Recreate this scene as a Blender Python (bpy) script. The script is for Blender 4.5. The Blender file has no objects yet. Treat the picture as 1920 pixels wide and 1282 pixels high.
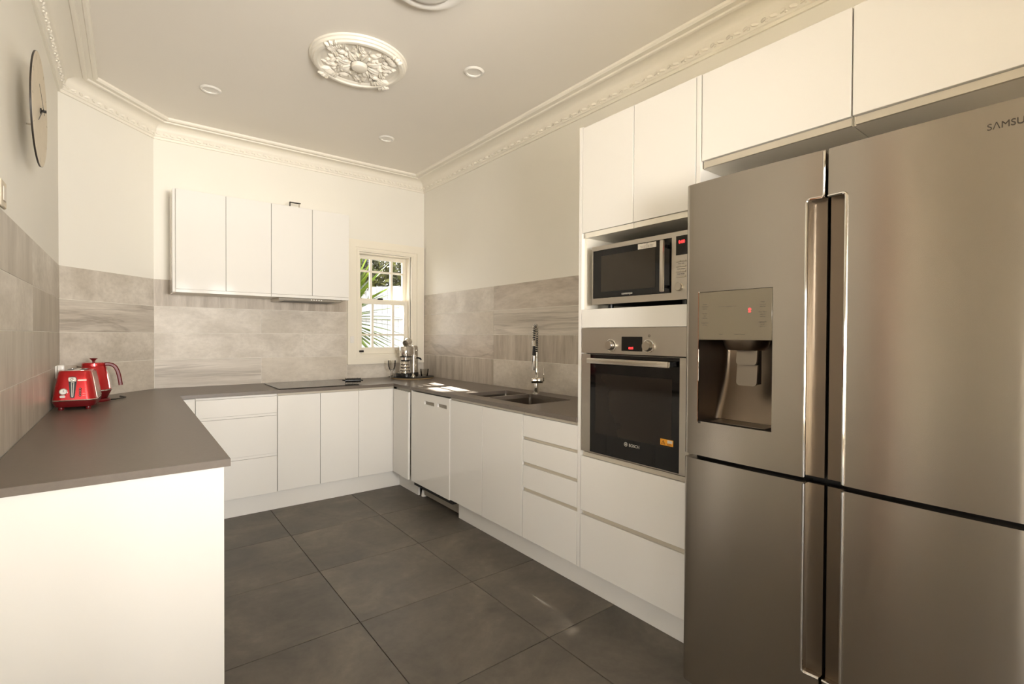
import bpy, bmesh, math, random
from mathutils import Vector, Matrix
random.seed(7)
PI = math.pi
SC = bpy.context.scene
COL = SC.collection

# ------------------------------------------------------------------ camera, world, sun, exposure
CAM_H = 1.2898
YAW, PITCH, ROLL = -0.6622, -0.0119, 0.0054
cd = bpy.data.cameras.new('camera'); cam = bpy.data.objects.new('camera', cd); COL.objects.link(cam)
cd.sensor_width = 36.0; cd.lens = 919.2 / 1920 * 36.0; cd.clip_start = 0.02; cd.clip_end = 200
_r0 = Vector((math.cos(YAW), math.sin(YAW), 0)); _f0 = Vector((-math.sin(YAW), math.cos(YAW), 0)); _z = Vector((0, 0, 1))
_f = _f0 * math.cos(PITCH) + _z * math.sin(PITCH); _u = -_f0 * math.sin(PITCH) + _z * math.cos(PITCH)
_r = _r0 * math.cos(ROLL) + _u * math.sin(ROLL); _u2 = -_r0 * math.sin(ROLL) + _u * math.cos(ROLL)
cam.matrix_world = Matrix(((_r.x, _u2.x, -_f.x, 0), (_r.y, _u2.y, -_f.y, 0), (_r.z, _u2.z, -_f.z, CAM_H), (0, 0, 0, 1)))
SC.camera = cam

SKY = 5.0
w = bpy.data.worlds.new('sky'); SC.world = w; w.use_nodes = True
bg = w.node_tree.nodes['Background']; bg.inputs[0].default_value = (1.0, 0.972, 0.94, 1); bg.inputs[1].default_value = SKY

sl = bpy.data.lights.new('sun', 'SUN'); sun = bpy.data.objects.new('sun', sl); COL.objects.link(sun)
sl.energy = 48; sl.angle = math.radians(0.55); sl.color = (1.0, 0.93, 0.82)
sun.rotation_euler = Vector((-0.12, -1.0, -0.644)).to_track_quat('-Z', 'Y').to_euler()

def portal(name, loc, direction, sx, sy):
    l = bpy.data.lights.new(name, 'AREA'); l.shape = 'RECTANGLE'; l.size = sx; l.size_y = sy
    o = bpy.data.objects.new(name, l); COL.objects.link(o); o.location = loc
    o.rotation_euler = Vector(direction).to_track_quat('-Z', 'Z').to_euler()
    l.cycles.is_portal = True
    return o

# added unseen fill light behind the camera, without a fixture; washes the far end of the kitchen and the ceiling
ll = bpy.data.lights.new('fill_light', 'AREA'); ll.shape = 'DISK'; ll.size = 0.7; ll.energy = 19; ll.spread = math.radians(78); ll.color = (1.0, 0.965, 0.92)
lo_ = bpy.data.objects.new('fill_light', ll); COL.objects.link(lo_); lo_.location = (0.62, -1.0, 1.5)
lo_.rotation_euler = (Vector((0.52, 4.5, 2.35)) - lo_.location).to_track_quat('-Z', 'Y').to_euler()

SC.view_settings.view_transform = 'Standard'; SC.view_settings.look = 'None'
SC.view_settings.gamma = 1.0; SC.view_settings.use_curve_mapping = False
SC.view_settings.exposure = 0.55

# ------------------------------------------------------------------ materials
def lin(c):
    return tuple(((v / 255) / 12.92 if v / 255 <= 0.04045 else ((v / 255 + 0.055) / 1.055) ** 2.4) for v in c[:3]) + (1.0,)

def newmat(name):
    m = bpy.data.materials.new(name); m.use_nodes = True
    nt = m.node_tree; b = nt.nodes['Principled BSDF']
    return m, nt, b

def setp(b, **k):
    names = dict(rough='Roughness', metal='Metallic', spec='Specular IOR Level', coat='Coat Weight', coatr='Coat Roughness', aniso='Anisotropic', anrot='Anisotropic Rotation', trans='Transmission Weight', ior='IOR', emis='Emission Strength')
    for a, v in k.items(): b.inputs[names[a]].default_value = v

def N(nt, t, **k):
    n = nt.nodes.new(t)
    for a, v in k.items():
        if isinstance(a, str) and hasattr(n, a): setattr(n, a, v)
    return n

def coords(nt, scale=(1, 1, 1), rand=True, source='Position'):
    g = N(nt, 'ShaderNodeNewGeometry'); vm = N(nt, 'ShaderNodeVectorMath', operation='MULTIPLY'); vm.inputs[1].default_value = scale
    nt.links.new(g.outputs['Position'], vm.inputs[0]); out = vm.outputs[0]
    if rand:
        oi = N(nt, 'ShaderNodeObjectInfo'); mu = N(nt, 'ShaderNodeMath', operation='MULTIPLY'); mu.inputs[1].default_value = 57.0
        nt.links.new(oi.outputs['Random'], mu.inputs[0]); ad = N(nt, 'ShaderNodeVectorMath', operation='ADD')
        nt.links.new(out, ad.inputs[0]); nt.links.new(mu.outputs[0], ad.inputs[1]); out = ad.outputs[0]
    return out

def noise(nt, vec, scale, detail=4, rough=0.55, dist=0.0):
    n = N(nt, 'ShaderNodeTexNoise'); n.inputs['Scale'].default_value = scale; n.inputs['Detail'].default_value = detail
    n.inputs['Roughness'].default_value = rough; n.inputs['Distortion'].default_value = dist
    nt.links.new(vec, n.inputs['Vector']); return n.outputs['Fac']

def ramp(nt, fac, stops):
    r = N(nt, 'ShaderNodeValToRGB'); e = r.color_ramp.elements
    while len(e) < len(stops): e.new(0.5)
    for i, (p, c) in enumerate(stops): e[i].position = p; e[i].color = c
    nt.links.new(fac, r.inputs[0]); return r.outputs[0]

def bump(nt, b, h, strength, dist=0.01):
    n = N(nt, 'ShaderNodeBump'); n.inputs['Strength'].default_value = strength; n.inputs['Distance'].default_value = dist
    nt.links.new(h, n.inputs['Height']); nt.links.new(n.outputs[0], b.inputs['Normal'])

def plain(name, c, rough=0.5, var=0.03, vscale=6.0, bmp=0.0, bscale=200.0, **k):
    m, nt, b = newmat(name); L = lin(c); setp(b, rough=rough, **k)
    v = coords(nt, rand=False)
    f = noise(nt, v, vscale, 3)
    a = tuple(x * (1 - var) for x in L[:3]) + (1,); d = tuple(min(1, x * (1 + var)) for x in L[:3]) + (1,)
    nt.links.new(ramp(nt, f, [(0.3, a), (0.7, d)]), b.inputs['Base Color'])
    if bmp: bump(nt, b, noise(nt, v, bscale, 2), bmp, 0.002)
    return m

def emit(name, c, s):
    m, nt, b = newmat(name); b.inputs['Base Color'].default_value = (0.02, 0.01, 0.01, 1)
    b.inputs['Emission Color'].default_value = lin(c); setp(b, emis=s, rough=0.4); return m

def metal(name, c, rough, aniso=0.0, brush=None):
    m, nt, b = newmat(name); b.inputs['Base Color'].default_value = lin(c); setp(b, metal=1.0, rough=rough, aniso=aniso)
    if aniso:
        t = N(nt, 'ShaderNodeTangent', direction_type='RADIAL', axis='Z'); nt.links.new(t.outputs[0], b.inputs['Tangent']); setp(b, anrot=0.25)
    if brush:
        v = coords(nt, brush, rand=False); f = noise(nt, v, 1.0, 3)
        mr = N(nt, 'ShaderNodeMapRange'); mr.inputs[3].default_value = rough * 0.8; mr.inputs[4].default_value = rough * 1.25
        nt.links.new(f, mr.inputs[0]); nt.links.new(mr.outputs[0], b.inputs['Roughness'])
        bump(nt, b, f, 0.02, 0.001)
    return m

def glassy(name, tint=(1, 1, 1), refl=1.0):
    m = bpy.data.materials.new(name); m.use_nodes = True; nt = m.node_tree; nt.nodes.clear()
    o = N(nt, 'ShaderNodeOutputMaterial'); mx = N(nt, 'ShaderNodeMixShader'); t = N(nt, 'ShaderNodeBsdfTransparent'); g = N(nt, 'ShaderNodeBsdfGlossy'); fr = N(nt, 'ShaderNodeFresnel')
    t.inputs[0].default_value = tuple(tint) + (1,); g.inputs['Roughness'].default_value = 0.02; fr.inputs[0].default_value = 1.3
    nt.links.new(fr.outputs[0], mx.inputs[0]); nt.links.new(t.outputs[0], mx.inputs[1]); nt.links.new(g.outputs[0], mx.inputs[2]); nt.links.new(mx.outputs[0], o.inputs[0])
    return m

def tile_mat(name, c1, c2, su, sv, nscale, lo=0.35, hi=0.65, dist=0.0, vein=None, rough=0.42):
    """stone wall tile: u runs along the wall, v is height"""
    m, nt, b = newmat(name); setp(b, rough=rough, spec=0.35)
    g = N(nt, 'ShaderNodeNewGeometry'); sx = N(nt, 'ShaderNodeSeparateXYZ'); nt.links.new(g.outputs['Position'], sx.inputs[0])
    ad = N(nt, 'ShaderNodeMath', operation='ADD'); nt.links.new(sx.outputs[0], ad.inputs[0]); nt.links.new(sx.outputs[1], ad.inputs[1])
    mu = N(nt, 'ShaderNodeMath', operation='MULTIPLY'); mu.inputs[1].default_value = su; nt.links.new(ad.outputs[0], mu.inputs[0])
    mv = N(nt, 'ShaderNodeMath', operation='MULTIPLY'); mv.inputs[1].default_value = sv; nt.links.new(sx.outputs[2], mv.inputs[0])
    oi = N(nt, 'ShaderNodeObjectInfo'); mr = N(nt, 'ShaderNodeMath', operation='MULTIPLY'); mr.inputs[1].default_value = 91.0; nt.links.new(oi.outputs['Random'], mr.inputs[0])
    cb = N(nt, 'ShaderNodeCombineXYZ'); nt.links.new(mu.outputs[0], cb.inputs[0]); nt.links.new(mv.outputs[0], cb.inputs[1]); nt.links.new(mr.outputs[0], cb.inputs[2])
    f = noise(nt, cb.outputs[0], nscale, 6, 0.6, dist)
    base = ramp(nt, f, [(lo, lin(c1)), (hi, lin(c2))])
    f2 = noise(nt, cb.outputs[0], nscale * 9, 5, 0.7)
    mx = N(nt, 'ShaderNodeMix', data_type='RGBA', blend_type='MULTIPLY'); mx.inputs['Factor'].default_value = 0.35
    nt.links.new(base, mx.inputs[6]); nt.links.new(ramp(nt, f2, [(0.3, (0.62, 0.6, 0.58, 1)), (0.6, (1, 1, 1, 1))]), mx.inputs[7])
    out = mx.outputs[2]
    if vein:
        wv = N(nt, 'ShaderNodeTexNoise'); wv.inputs['Scale'].default_value = vein[0]; wv.inputs['Detail'].default_value = 5; wv.inputs['Distortion'].default_value = 0.6
        nt.links.new(cb.outputs[0], wv.inputs['Vector'])
        m2 = N(nt, 'ShaderNodeMix', data_type='RGBA', blend_type='MULTIPLY'); m2.inputs['Factor'].default_value = vein[1]
        nt.links.new(out, m2.inputs[6])
        nt.links.new(ramp(nt, wv.outputs['Fac'], [(0.47, (1, 1, 1, 1)), (0.5, (0.5, 0.47, 0.44, 1)), (0.53, (1, 1, 1, 1))]), m2.inputs[7]); out = m2.outputs[2]
    nt.links.new(out, b.inputs['Base Color'])
    return m

M = {}
M['paint'] = plain('wall_paint', (240, 236, 226), 0.6, 0.012, 1.5, 0.03, 250)
M['ceil'] = plain('ceiling_paint', (242, 236, 226), 0.65, 0.012, 1.0)
M['plaster'] = plain('plaster', (243, 237, 224), 0.5, 0.01, 3.0)
M['trimpaint'] = plain('trim_paint', (243, 236, 220), 0.3, 0.012, 3.0)
M['gloss'] = plain('gloss_white_lacquer', (238, 235, 229), 0.07, 0.006, 1.0, spec=0.5)
M['carcass'] = plain('cabinet_melamine', (236, 230, 216), 0.35, 0.01, 2.0)
M['rail'] = plain('finger_rail', (198, 189, 172), 0.35, 0.02, 4.0)  # greyer than the doors: shade of the pull channel put into the colour
M['top'] = plain('engineered_stone', (112, 102, 92), 0.32, 0.05, 60.0, spec=0.5)
M['grout'] = plain('wall_grout', (226, 216, 200), 0.8)
M['fgrout'] = plain('floor_grout', (52, 48, 42), 0.85)
M['steel'] = metal('brushed_steel', (206, 200, 190), 0.34, 0.0, (3, 3, 260))
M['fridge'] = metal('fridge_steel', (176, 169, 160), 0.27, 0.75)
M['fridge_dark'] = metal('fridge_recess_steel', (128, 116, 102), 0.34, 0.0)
M['chrome'] = metal('polished_chrome', (225, 222, 216), 0.06)
M['satin'] = metal('satin_steel', (205, 198, 186), 0.28)
M['sink'] = metal('sink_steel', (150, 142, 132), 0.35)
M['black'] = plain('black_plastic', (18, 17, 16), 0.35)
M['blackglass'] = plain('black_glass', (12, 11, 11), 0.05, spec=0.6)
M['mwglass'] = plain('smoked_glass', (52, 46, 38), 0.10, spec=0.5)
M['ovenglass'] = plain('oven_inner_glass', (40, 34, 29), 0.08, spec=0.5)
M['hob'] = plain('hob_glass', (30, 27, 25), 0.12, spec=0.9)
M['darkgrey'] = plain('dark_gasket', (22, 20, 18), 0.6)
M['red'] = metal('red_metallic_paint', (196, 24, 30), 0.26); setp(M['red'].node_tree.nodes['Principled BSDF'], coat=0.8, coatr=0.08, metal=0.55)
M['darkred'] = plain('dark_red_plastic', (104, 16, 20), 0.35, 0.02)
M['sideplate'] = metal('toaster_side_steel', (176, 160, 146), 0.2)
M['white'] = plain('white_plastic', (240, 236, 228), 0.3)
M['labelwhite'] = plain('label_white', (214, 206, 194), 0.5)
M['greytext'] = plain('grey_print', (70, 64, 54), 0.5)
M['badge'] = plain('engraved_badge', (66, 58, 46), 0.5)
M['lighttext'] = plain('white_print', (205, 200, 190), 0.5)
M['orange'] = plain('orange_sticker', (232, 160, 40), 0.45)
M['orangedark'] = plain('sticker_print', (120, 72, 14), 0.5)
M['redled'] = emit('red_led', (255, 50, 50), 3.0)
M['panelgrey'] = plain('control_panel_grey', (114, 105, 88), 0.22, 0.01)
M['clockface'] = plain('clock_face', (216, 204, 182), 0.6, 0.03, 30)
M['pull'] = plain('recessed_pull_grey', (150, 142, 128), 0.4)
M['mark'] = plain('clock_print', (176, 164, 142), 0.6)
M['dark'] = plain('dark_metal', (40, 34, 28), 0.4)
M['cork'] = plain('pale_wood_rim', (176, 148, 104), 0.6, 0.06, 30)
M['glass'] = glassy('window_glass')
M['cupglass'] = glassy('drinking_glass', (0.93, 0.92, 0.9))
M['wood'] = plain('timber', (150, 92, 52), 0.45, 0.12, 8)
M['board'] = plain('raw_board', (150, 118, 78), 0.7, 0.1, 30)
M['fence'] = plain('weathered_white_paling', (150, 153, 157), 0.8, 0.08, 14)
M['palefloor'] = plain('pale_bounce_floor', (188, 164, 132), 0.4, 0.1, 4)  # for the unseen rear floor, made pale to bounce light onto the ceiling
M['ground'] = plain('pale_bounce_ground', (196, 188, 170), 0.9, 0.2, 2)  # for unseen ground, made pale to throw light up through the rear windows
M['soil'] = plain('garden_soil', (84, 78, 60), 0.9, 0.2, 2)
M['trunk'] = plain('bark', (92, 76, 56), 0.9, 0.2, 20)
def leaf_mat(name, a, c, transl):
    m, nt, b = newmat(name); setp(b, rough=0.45)
    oi = N(nt, 'ShaderNodeNewGeometry'); r = ramp(nt, noise(nt, coords(nt), 2.2, 4), [(0.35, lin(a)), (0.65, lin(c))])
    nt.links.new(r, b.inputs['Base Color'])
    t = N(nt, 'ShaderNodeBsdfTranslucent'); nt.links.new(r, t.inputs[0]); mx = N(nt, 'ShaderNodeMixShader'); mx.inputs[0].default_value = transl
    o = nt.nodes['Material Output']; nt.links.new(b.outputs[0], mx.inputs[1]); nt.links.new(t.outputs[0], mx.inputs[2]); nt.links.new(mx.outputs[0], o.inputs[0])
    return m
M['yucca'] = leaf_mat('yucca_leaf', (30, 44, 10), (86, 106, 26), 0.35)
M['hedge'] = leaf_mat('hedge_leaf', (34, 42, 18), (92, 94, 42), 0.25)

M['t_cloud'] = tile_mat('tile_cloudy', (200, 191, 177), (226, 218, 206), 1.0, 1.6, 3.0, 0.36, 0.66, 0.5)
M['t_plain'] = tile_mat('tile_plain', (204, 194, 179), (219, 210, 196), 1.0, 2.0, 2.0, 0.35, 0.65, 0.4)
M['t_vein'] = tile_mat('tile_long_veins', (196, 187, 174), (224, 216, 204), 0.45, 7.0, 1.8, 0.36, 0.64, 0.6, (1.3, 0.5))
M['t_diag'] = tile_mat('tile_soft_veins', (190, 178, 164), (214, 204, 191), 0.8, 3.4, 2.0, 0.36, 0.64, 1.0, (1.1, 0.45))
M['t_faint'] = tile_mat('tile_faint_streaks', (184, 174, 159), (206, 197, 183), 5.0, 0.8, 1.6, 0.34, 0.66, 0.4)
M['t_streak'] = tile_mat('tile_upright_streaks', (176, 164, 149), (208, 198, 184), 9.0, 0.9, 1.8, 0.36, 0.64, 0.3)

def slate():
    m, nt, b = newmat('slate_floor_tile'); setp(b, spec=0.4)
    v = coords(nt, (1, 1, 1)); f = noise(nt, v, 2.6, 8, 0.62, 0.7)
    c = ramp(nt, f, [(0.30, lin((88, 83, 75))), (0.55, lin((112, 105, 95))), (0.75, lin((134, 126, 114)))])
    f2 = noise(nt, v, 24, 6, 0.7); mx = N(nt, 'ShaderNodeMix', data_type='RGBA', blend_type='MULTIPLY'); mx.inputs['Factor'].default_value = 0.35
    nt.links.new(c, mx.inputs[6]); nt.links.new(ramp(nt, f2, [(0.35, (0.6, 0.6, 0.6, 1)), (0.65, (1, 1, 1, 1))]), mx.inputs[7]); nt.links.new(mx.outputs[2], b.inputs['Base Color'])
    r = N(nt, 'ShaderNodeMapRange'); r.inputs[3].default_value = 0.38; r.inputs[4].default_value = 0.6; nt.links.new(f, r.inputs[0]); nt.links.new(r.outputs[0], b.inputs['Roughness'])
    bump(nt, b, f, 0.25, 0.01)
    return m
M['slate'] = slate()

# ------------------------------------------------------------------ mesh helpers
class B:
    def __init__(s): s.bm = bmesh.new()
    def box(s, x0, x1, y0, y1, z0, z1, bev=0.0, seg=1, mat=None):
        P = [(x, y, z) for z in (z0, z1) for x, y in ((x0, y0), (x1, y0), (x1, y1), (x0, y1))]
        v = [s.bm.verts.new(mat @ Vector(p) if mat else p) for p in P]
        fs = [s.bm.faces.new([v[i] for i in q]) for q in ((3, 2, 1, 0), (4, 5, 6, 7), (0, 1, 5, 4), (1, 2, 6, 5), (2, 3, 7, 6), (3, 0, 4, 7))]
        if bev:
            es = list({e for f in fs for e in f.edges})
            bmesh.ops.bevel(s.bm, geom=es, offset=bev, segments=seg, profile=0.5, affect='EDGES')
        return s
    def prism(s, loop, axis, a, b, holes=(), mat=None):
        def p(u, v, w):
            q = Vector({'z': (u, v, w), 'x': (w, u, v), 'y': (u, w, v)}[axis])
            return mat @ q if mat else q
        for wv in (a, b):
            es = []
            for L in (loop,) + tuple(holes):
                vs = [s.bm.verts.new(p(u, v, wv)) for u, v in L]
                es += [s.bm.edges.new((vs[i], vs[(i + 1) % len(vs)])) for i in range(len(vs))]
            bmesh.ops.triangle_fill(s.bm, use_beauty=True, use_dissolve=False, edges=es)
        for L in (loop,) + tuple(holes):
            A = [s.bm.verts.new(p(u, v, a)) for u, v in L]; D = [s.bm.verts.new(p(u, v, b)) for u, v in L]
            for i in range(len(L)):
                j = (i + 1) % len(L); s.bm.faces.new((A[i], A[j], D[j], D[i]))
        bmesh.ops.remove_doubles(s.bm, verts=s.bm.verts, dist=1e-6)
        return s
    def lathe(s, prof, c=(0, 0), n=32, mat=None, arc=2 * PI):
        rings = []
        closed = abs(arc - 2 * PI) < 1e-6; m = n if closed else n + 1
        for r, z in prof:
            if r < 1e-6:
                q = Vector((c[0], c[1], z)); rings.append([s.bm.verts.new(mat @ q if mat else q)]); continue
            R = []
            for i in range(m):
                t = arc * i / n; q = Vector((c[0] + r * math.cos(t), c[1] + r * math.sin(t), z)); R.append(s.bm.verts.new(mat @ q if mat else q))
            rings.append(R)
        for A, D in zip(rings, rings[1:]):
            k = n if closed else n
            for i in range(k):
                j = (i + 1) % m
                if len(A) == 1 and len(D) == 1: break
                if len(A) == 1: s.bm.faces.new((A[0], D[i], D[j]))
                elif len(D) == 1: s.bm.faces.new((A[i], D[0], A[j]))
                else: s.bm.faces.new((A[i], A[j], D[j], D[i]))
        return s
    def cyl(s, p0, p1, r0, r1=None, n=16):
        p0, p1 = Vector(p0), Vector(p1); r1 = r0 if r1 is None else r1; d = p1 - p0
        m = Matrix.Translation(p0) @ d.to_track_quat('Z', 'Y').to_matrix().to_4x4()
        return s.lathe([(0, 0), (r0, 0), (r1, d.length), (0, d.length)], n=n, mat=m)
    def tube(s, pts, r, n=8, cap=True):
        pts = [Vector(p) for p in pts]; rs = r if isinstance(r, (list, tuple)) else [r] * len(pts); rings = []
        up = None
        for i, p in enumerate(pts):
            d = (pts[min(i + 1, len(pts) - 1)] - pts[max(i - 1, 0)]).normalized()
            if up is None: up = d.orthogonal().normalized()
            up = (up - d * up.dot(d)).normalized(); sd = d.cross(up)
            rings.append([s.bm.verts.new(p + (up * math.cos(2 * PI * k / n) + sd * math.sin(2 * PI * k / n)) * rs[i]) for k in range(n)])
        for A, D in zip(rings, rings[1:]):
            for k in range(n): s.bm.faces.new((A[k], A[(k + 1) % n], D[(k + 1) % n], D[k]))
        if cap: s.bm.faces.new(rings[0][::-1]); s.bm.faces.new(rings[-1])
        return s
    def ball(s, c, rx, ry, rz, n=8, m=5, rot=0.0):
        mt = Matrix.Translation(c) @ Matrix.Rotation(rot, 4, 'Z') @ Matrix.Diagonal((rx, ry, rz, 1))
        return s.lathe([(math.sin(PI * i / m), -math.cos(PI * i / m)) for i in range(m + 1)], n=n, mat=mt)
    def loft(s, loops, cap=True):
        R = [[s.bm.verts.new(p) for p in L] for L in loops]
        for A, D in zip(R, R[1:]):
            for i in range(len(A)): s.bm.faces.new((A[i], A[(i + 1) % len(A)], D[(i + 1) % len(A)], D[i]))
        if cap: s.bm.faces.new(R[0][::-1]); s.bm.faces.new(R[-1])
        return s

def rrect(cx, cy, w, h, r, n=4):
    out = []
    for sx, sy, a0 in ((1, 1, 0), (-1, 1, 90), (-1, -1, 180), (1, -1, 270)):
        for i in range(n + 1):
            t = math.radians(a0 + 90 * i / n); out.append((cx + sx * (w / 2 - r) + r * math.cos(t), cy + sy * (h / 2 - r) + r * math.sin(t)))
    return out

ORG = {}
def finish(bm, me, smooth=True):
    bmesh.ops.recalc_face_normals(bm, faces=bm.faces); bm.to_mesh(me); bm.free()
    if smooth:
        me.polygons.foreach_set('use_smooth', [True] * len(me.polygons)); me.set_sharp_from_angle(angle=math.radians(38))

def obj(name, b, mat, parent=None, org=None):
    """link a builder as one mesh; coordinates are the scene's (or the thing's own when it is placed with a rotation)"""
    me = bpy.data.meshes.new(name); o = bpy.data.objects.new(name, me); COL.objects.link(o)
    if parent is not None:
        g = ORG[parent.name]; o.parent = parent
    else:
        g = Vector(org) if org else Vector((0, 0, 0)); o.location = g
    bmesh.ops.translate(b.bm, verts=b.bm.verts, vec=-g); finish(b.bm, me)
    me.materials.append(M[mat] if isinstance(mat, str) else mat); ORG[o.name] = g.copy()
    return o

def tag(o, label, cat, group=None):
    o['label'] = label; o['category'] = cat
    if group: o['group'] = group
    return o

def thing(name, label, cat, loc, rot=None, group=None):
    o = bpy.data.objects.new(name, None); COL.objects.link(o); o.location = loc; o.empty_display_size = 0.05
    if rot is not None: o.rotation_euler = (0, 0, rot) if not isinstance(rot, tuple) else rot
    ORG[o.name] = Vector((0, 0, 0)) if rot is not None else Vector(loc)
    return tag(o, label, cat, group)

def struct(name, b, mat):
    o = obj(name, b, mat); o['kind'] = 'structure'; return o

def structE(name, loc):
    o = bpy.data.objects.new(name, None); COL.objects.link(o); o.location = loc; ORG[o.name] = Vector(loc); o['kind'] = 'structure'; return o

def text(name, s, size, mat, parent, loc, xd=(0, -1, 0), yd=(0, 0, 1), align='LEFT', sx=1.0, depth=0.0003, bold=0.0):
    c = bpy.data.curves.new(name, 'FONT'); c.body = s; c.size = size; c.align_x = align; c.extrude = depth; c.offset = bold; c.space_character = 1.0 + bold * 60
    t = bpy.data.objects.new(name + '_curve', c); COL.objects.link(t)
    dg = bpy.context.evaluated_depsgraph_get(); me = bpy.data.meshes.new_from_object(t.evaluated_get(dg)); bpy.data.objects.remove(t); bpy.data.curves.remove(c)
    xd, yd = Vector(xd).normalized(), Vector(yd).normalized(); zd = xd.cross(yd)
    g = ORG[parent.name]; L = Vector(loc) - g
    me.transform(Matrix(((xd.x * sx, yd.x, zd.x, L.x), (xd.y * sx, yd.y, zd.y, L.y), (xd.z * sx, yd.z, zd.z, L.z), (0, 0, 0, 1))))
    me.materials.clear(); me.materials.append(M[mat]); o = bpy.data.objects.new(name, me); COL.objects.link(o); o.parent = parent; ORG[o.name] = g.copy()
    return o

def copy_part(src, parent, loc, rot=None):
    o = src.copy(); COL.objects.link(o); o.parent = parent; o.location = loc
    if rot is not None: o.rotation_euler = rot
    return o

# ------------------------------------------------------------------ measured planes
XL, XR, YB = -0.333, 2.3693, 4.5107          # kitchen walls (tile faces)
DX, DY = (-0.333, 3.990), (0.1426, 4.5107)   # splayed corner wall
F, K = 1.7653, 3.8812                        # cabinet fronts: right run (x), back run (y)
H = 2.85                                     # ceiling
TZ = 0.885                                   # worktop top
TT = 0.0018                                   # tile face proud of the plaster
YE = 1.06                                    # end of the left wall
# ------------------------------------------------------------------ setting
struct('ceiling', B().box(-3.55, 3.75, -5.35, 4.66, H, H + 0.14), 'ceil')
fl = struct('floor', B().box(-3.55, 3.75, -5.35, 4.66, -0.16, -0.006), 'fgrout')
def floor_tiles():
    b = B().box(-0.2985, 0.2985, -0.2985, 0.2985, -0.012, 0.0, 0.0012); src = obj('tile', b, 'slate', fl); first = True
    for i in range(-7, 5):
        for j in range(-2, 13):
            x, y = 0.8133 + 0.6 * i + 0.3, 3.3424 - 0.6 * j + 0.3
            if x < -3.1 or x > 3.3 or (y > 1.3 and (x < -0.4 or x > 2.6)): continue
            if y > 4.3 or y < -1.3: continue
            if first: src.location = (x, y, 0); first = False
            else: copy_part(src, fl, (x, y, 0))
floor_tiles()

wl = struct('wall_left', B().box(XL - 0.13, XL - TT, YE, 4.05, 0, H), 'paint')
dn = Vector((DX[1] - DY[1], DY[0] - DX[0])).normalized()       # room-side normal is -dn.. computed below
nx, ny = (DY[1] - DX[1]), -(DY[0] - DX[0]); nl = math.hypot(nx, ny); nx, ny = nx / nl, ny / nl   # into the room (+x, -y)
def dpt(t, off):   # t metres along the splayed wall, off metres into the room
    ux, uy = -ny, nx
    return (DX[0] + ux * t + nx * off, DX[1] + uy * t + ny * off)
DLEN = math.hypot(DY[0] - DX[0], DY[1] - DX[1])
wd = struct('wall_corner', B().prism([dpt(-0.06, -TT), dpt(DLEN + 0.06, -TT), dpt(DLEN + 0.12, -0.2), dpt(-0.12, -0.2)], 'z', 0, H), 'paint')
WX0, WX1, WZ0, WZ1 = 1.693, 2.225, 1.10, 2.075
wb = struct('wall_back', B().prism([(0.05, 0), (2.5, 0), (2.5, H), (0.05, H)], 'y', YB + TT, YB + 0.15, [[(WX0, WZ0), (WX1, WZ0), (WX1, WZ1), (WX0, WZ1)]]), 'paint')
wr = struct('wall_right', B().box(XR + TT, XR + 0.13, -0.2, YB + 0.15, 0, H), 'paint')
struct('wall_side_left', B().box(-3.5, XL - 0.02, YE, YE + 0.13, 0, H), 'paint')
struct('wall_side_right', B().box(XR + 0.0, 3.7, -0.33, -0.2, 0, H), 'paint')
YR_ = -5.2
RW = [(-3.25, -1.9, 2.3), (-0.95, 0.6, 2.3), (0.86, 1.14, 2.5), (1.465, 2.07, 2.5), (2.3, 3.15, 2.3)]     # glazed openings in the rear wall: x0, x1, head
RZ0 = 0.06
struct('wall_rear', B().prism([(-3.5, 0), (3.7, 0), (3.7, H), (-3.5, H)], 'y', YR_ - 0.12, YR_, [[(a, RZ0), (c, RZ0), (c, z), (a, z)] for a, c, z in RW]), 'paint')
LW = (-3.2, -0.3); LZ = (0.1, 1.7)
struct('wall_far_left', B().prism([(YR_ - 0.12, 0), (1.19, 0), (1.19, H), (YR_ - 0.12, H)], 'x', -3.62, -3.5, [[(LW[0], LZ[0]), (LW[1], LZ[0]), (LW[1], LZ[1]), (LW[0], LZ[1])]]), 'paint')
struct('wall_far_right', B().box(3.6, 3.72, YR_ - 0.12, -0.2, 0, H), 'paint')
struct('floor_rear', B().box(-3.5, 3.6, YR_, -1.4586, -0.005, 0.0), 'palefloor')
struct('trim_6', B().box(XL - 0.14, XL + 0.012, YE - 0.07, YE + 0.03, 0, 2.4, 0.004), 'wood')

# unseen rear / side windows, several added and sized to light the room
wn = 2
for a, c, zt_ in RW:
    e = structE('window_%d' % wn, ((a + c) / 2, YR_, RZ0)); wn += 1
    b = B(); y0, y1 = YR_ - 0.08, YR_ - 0.02
    for x0, x1 in ((a, a + 0.04), (c - 0.04, c)): b.box(x0, x1, y0, y1, RZ0, zt_)
    for z0, z1 in ((RZ0, RZ0 + 0.08), (zt_ - 0.05, zt_)): b.box(a + 0.04, c - 0.04, y0, y1, z0, z1)
    obj('window_frame', b, 'trimpaint', e); obj('pane', B().box(a + 0.03, c - 0.03, YR_ - 0.052, YR_ - 0.047, RZ0 + 0.03, zt_ - 0.03), 'glass', e)
    portal('portal', ((a + c) / 2, YR_ - 0.10, (RZ0 + zt_) / 2), (0, 1, 0), c - a, zt_ - RZ0)
LM = (LW[0] + LW[1]) / 2
e = structE('window_%d' % wn, (-3.55, LM, LZ[0])); b = B()
for y0, y1 in ((LW[0], LW[0] + 0.05), (LW[1] - 0.05, LW[1]), (LM - 0.03, LM + 0.03)): b.box(-3.6, -3.54, y0, y1, LZ[0], LZ[1])
for z0, z1 in ((LZ[0], LZ[0] + 0.06), (LZ[1] - 0.05, LZ[1])): b.box(-3.6, -3.54, LW[0] + 0.05, LW[1] - 0.05, z0, z1)
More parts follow.
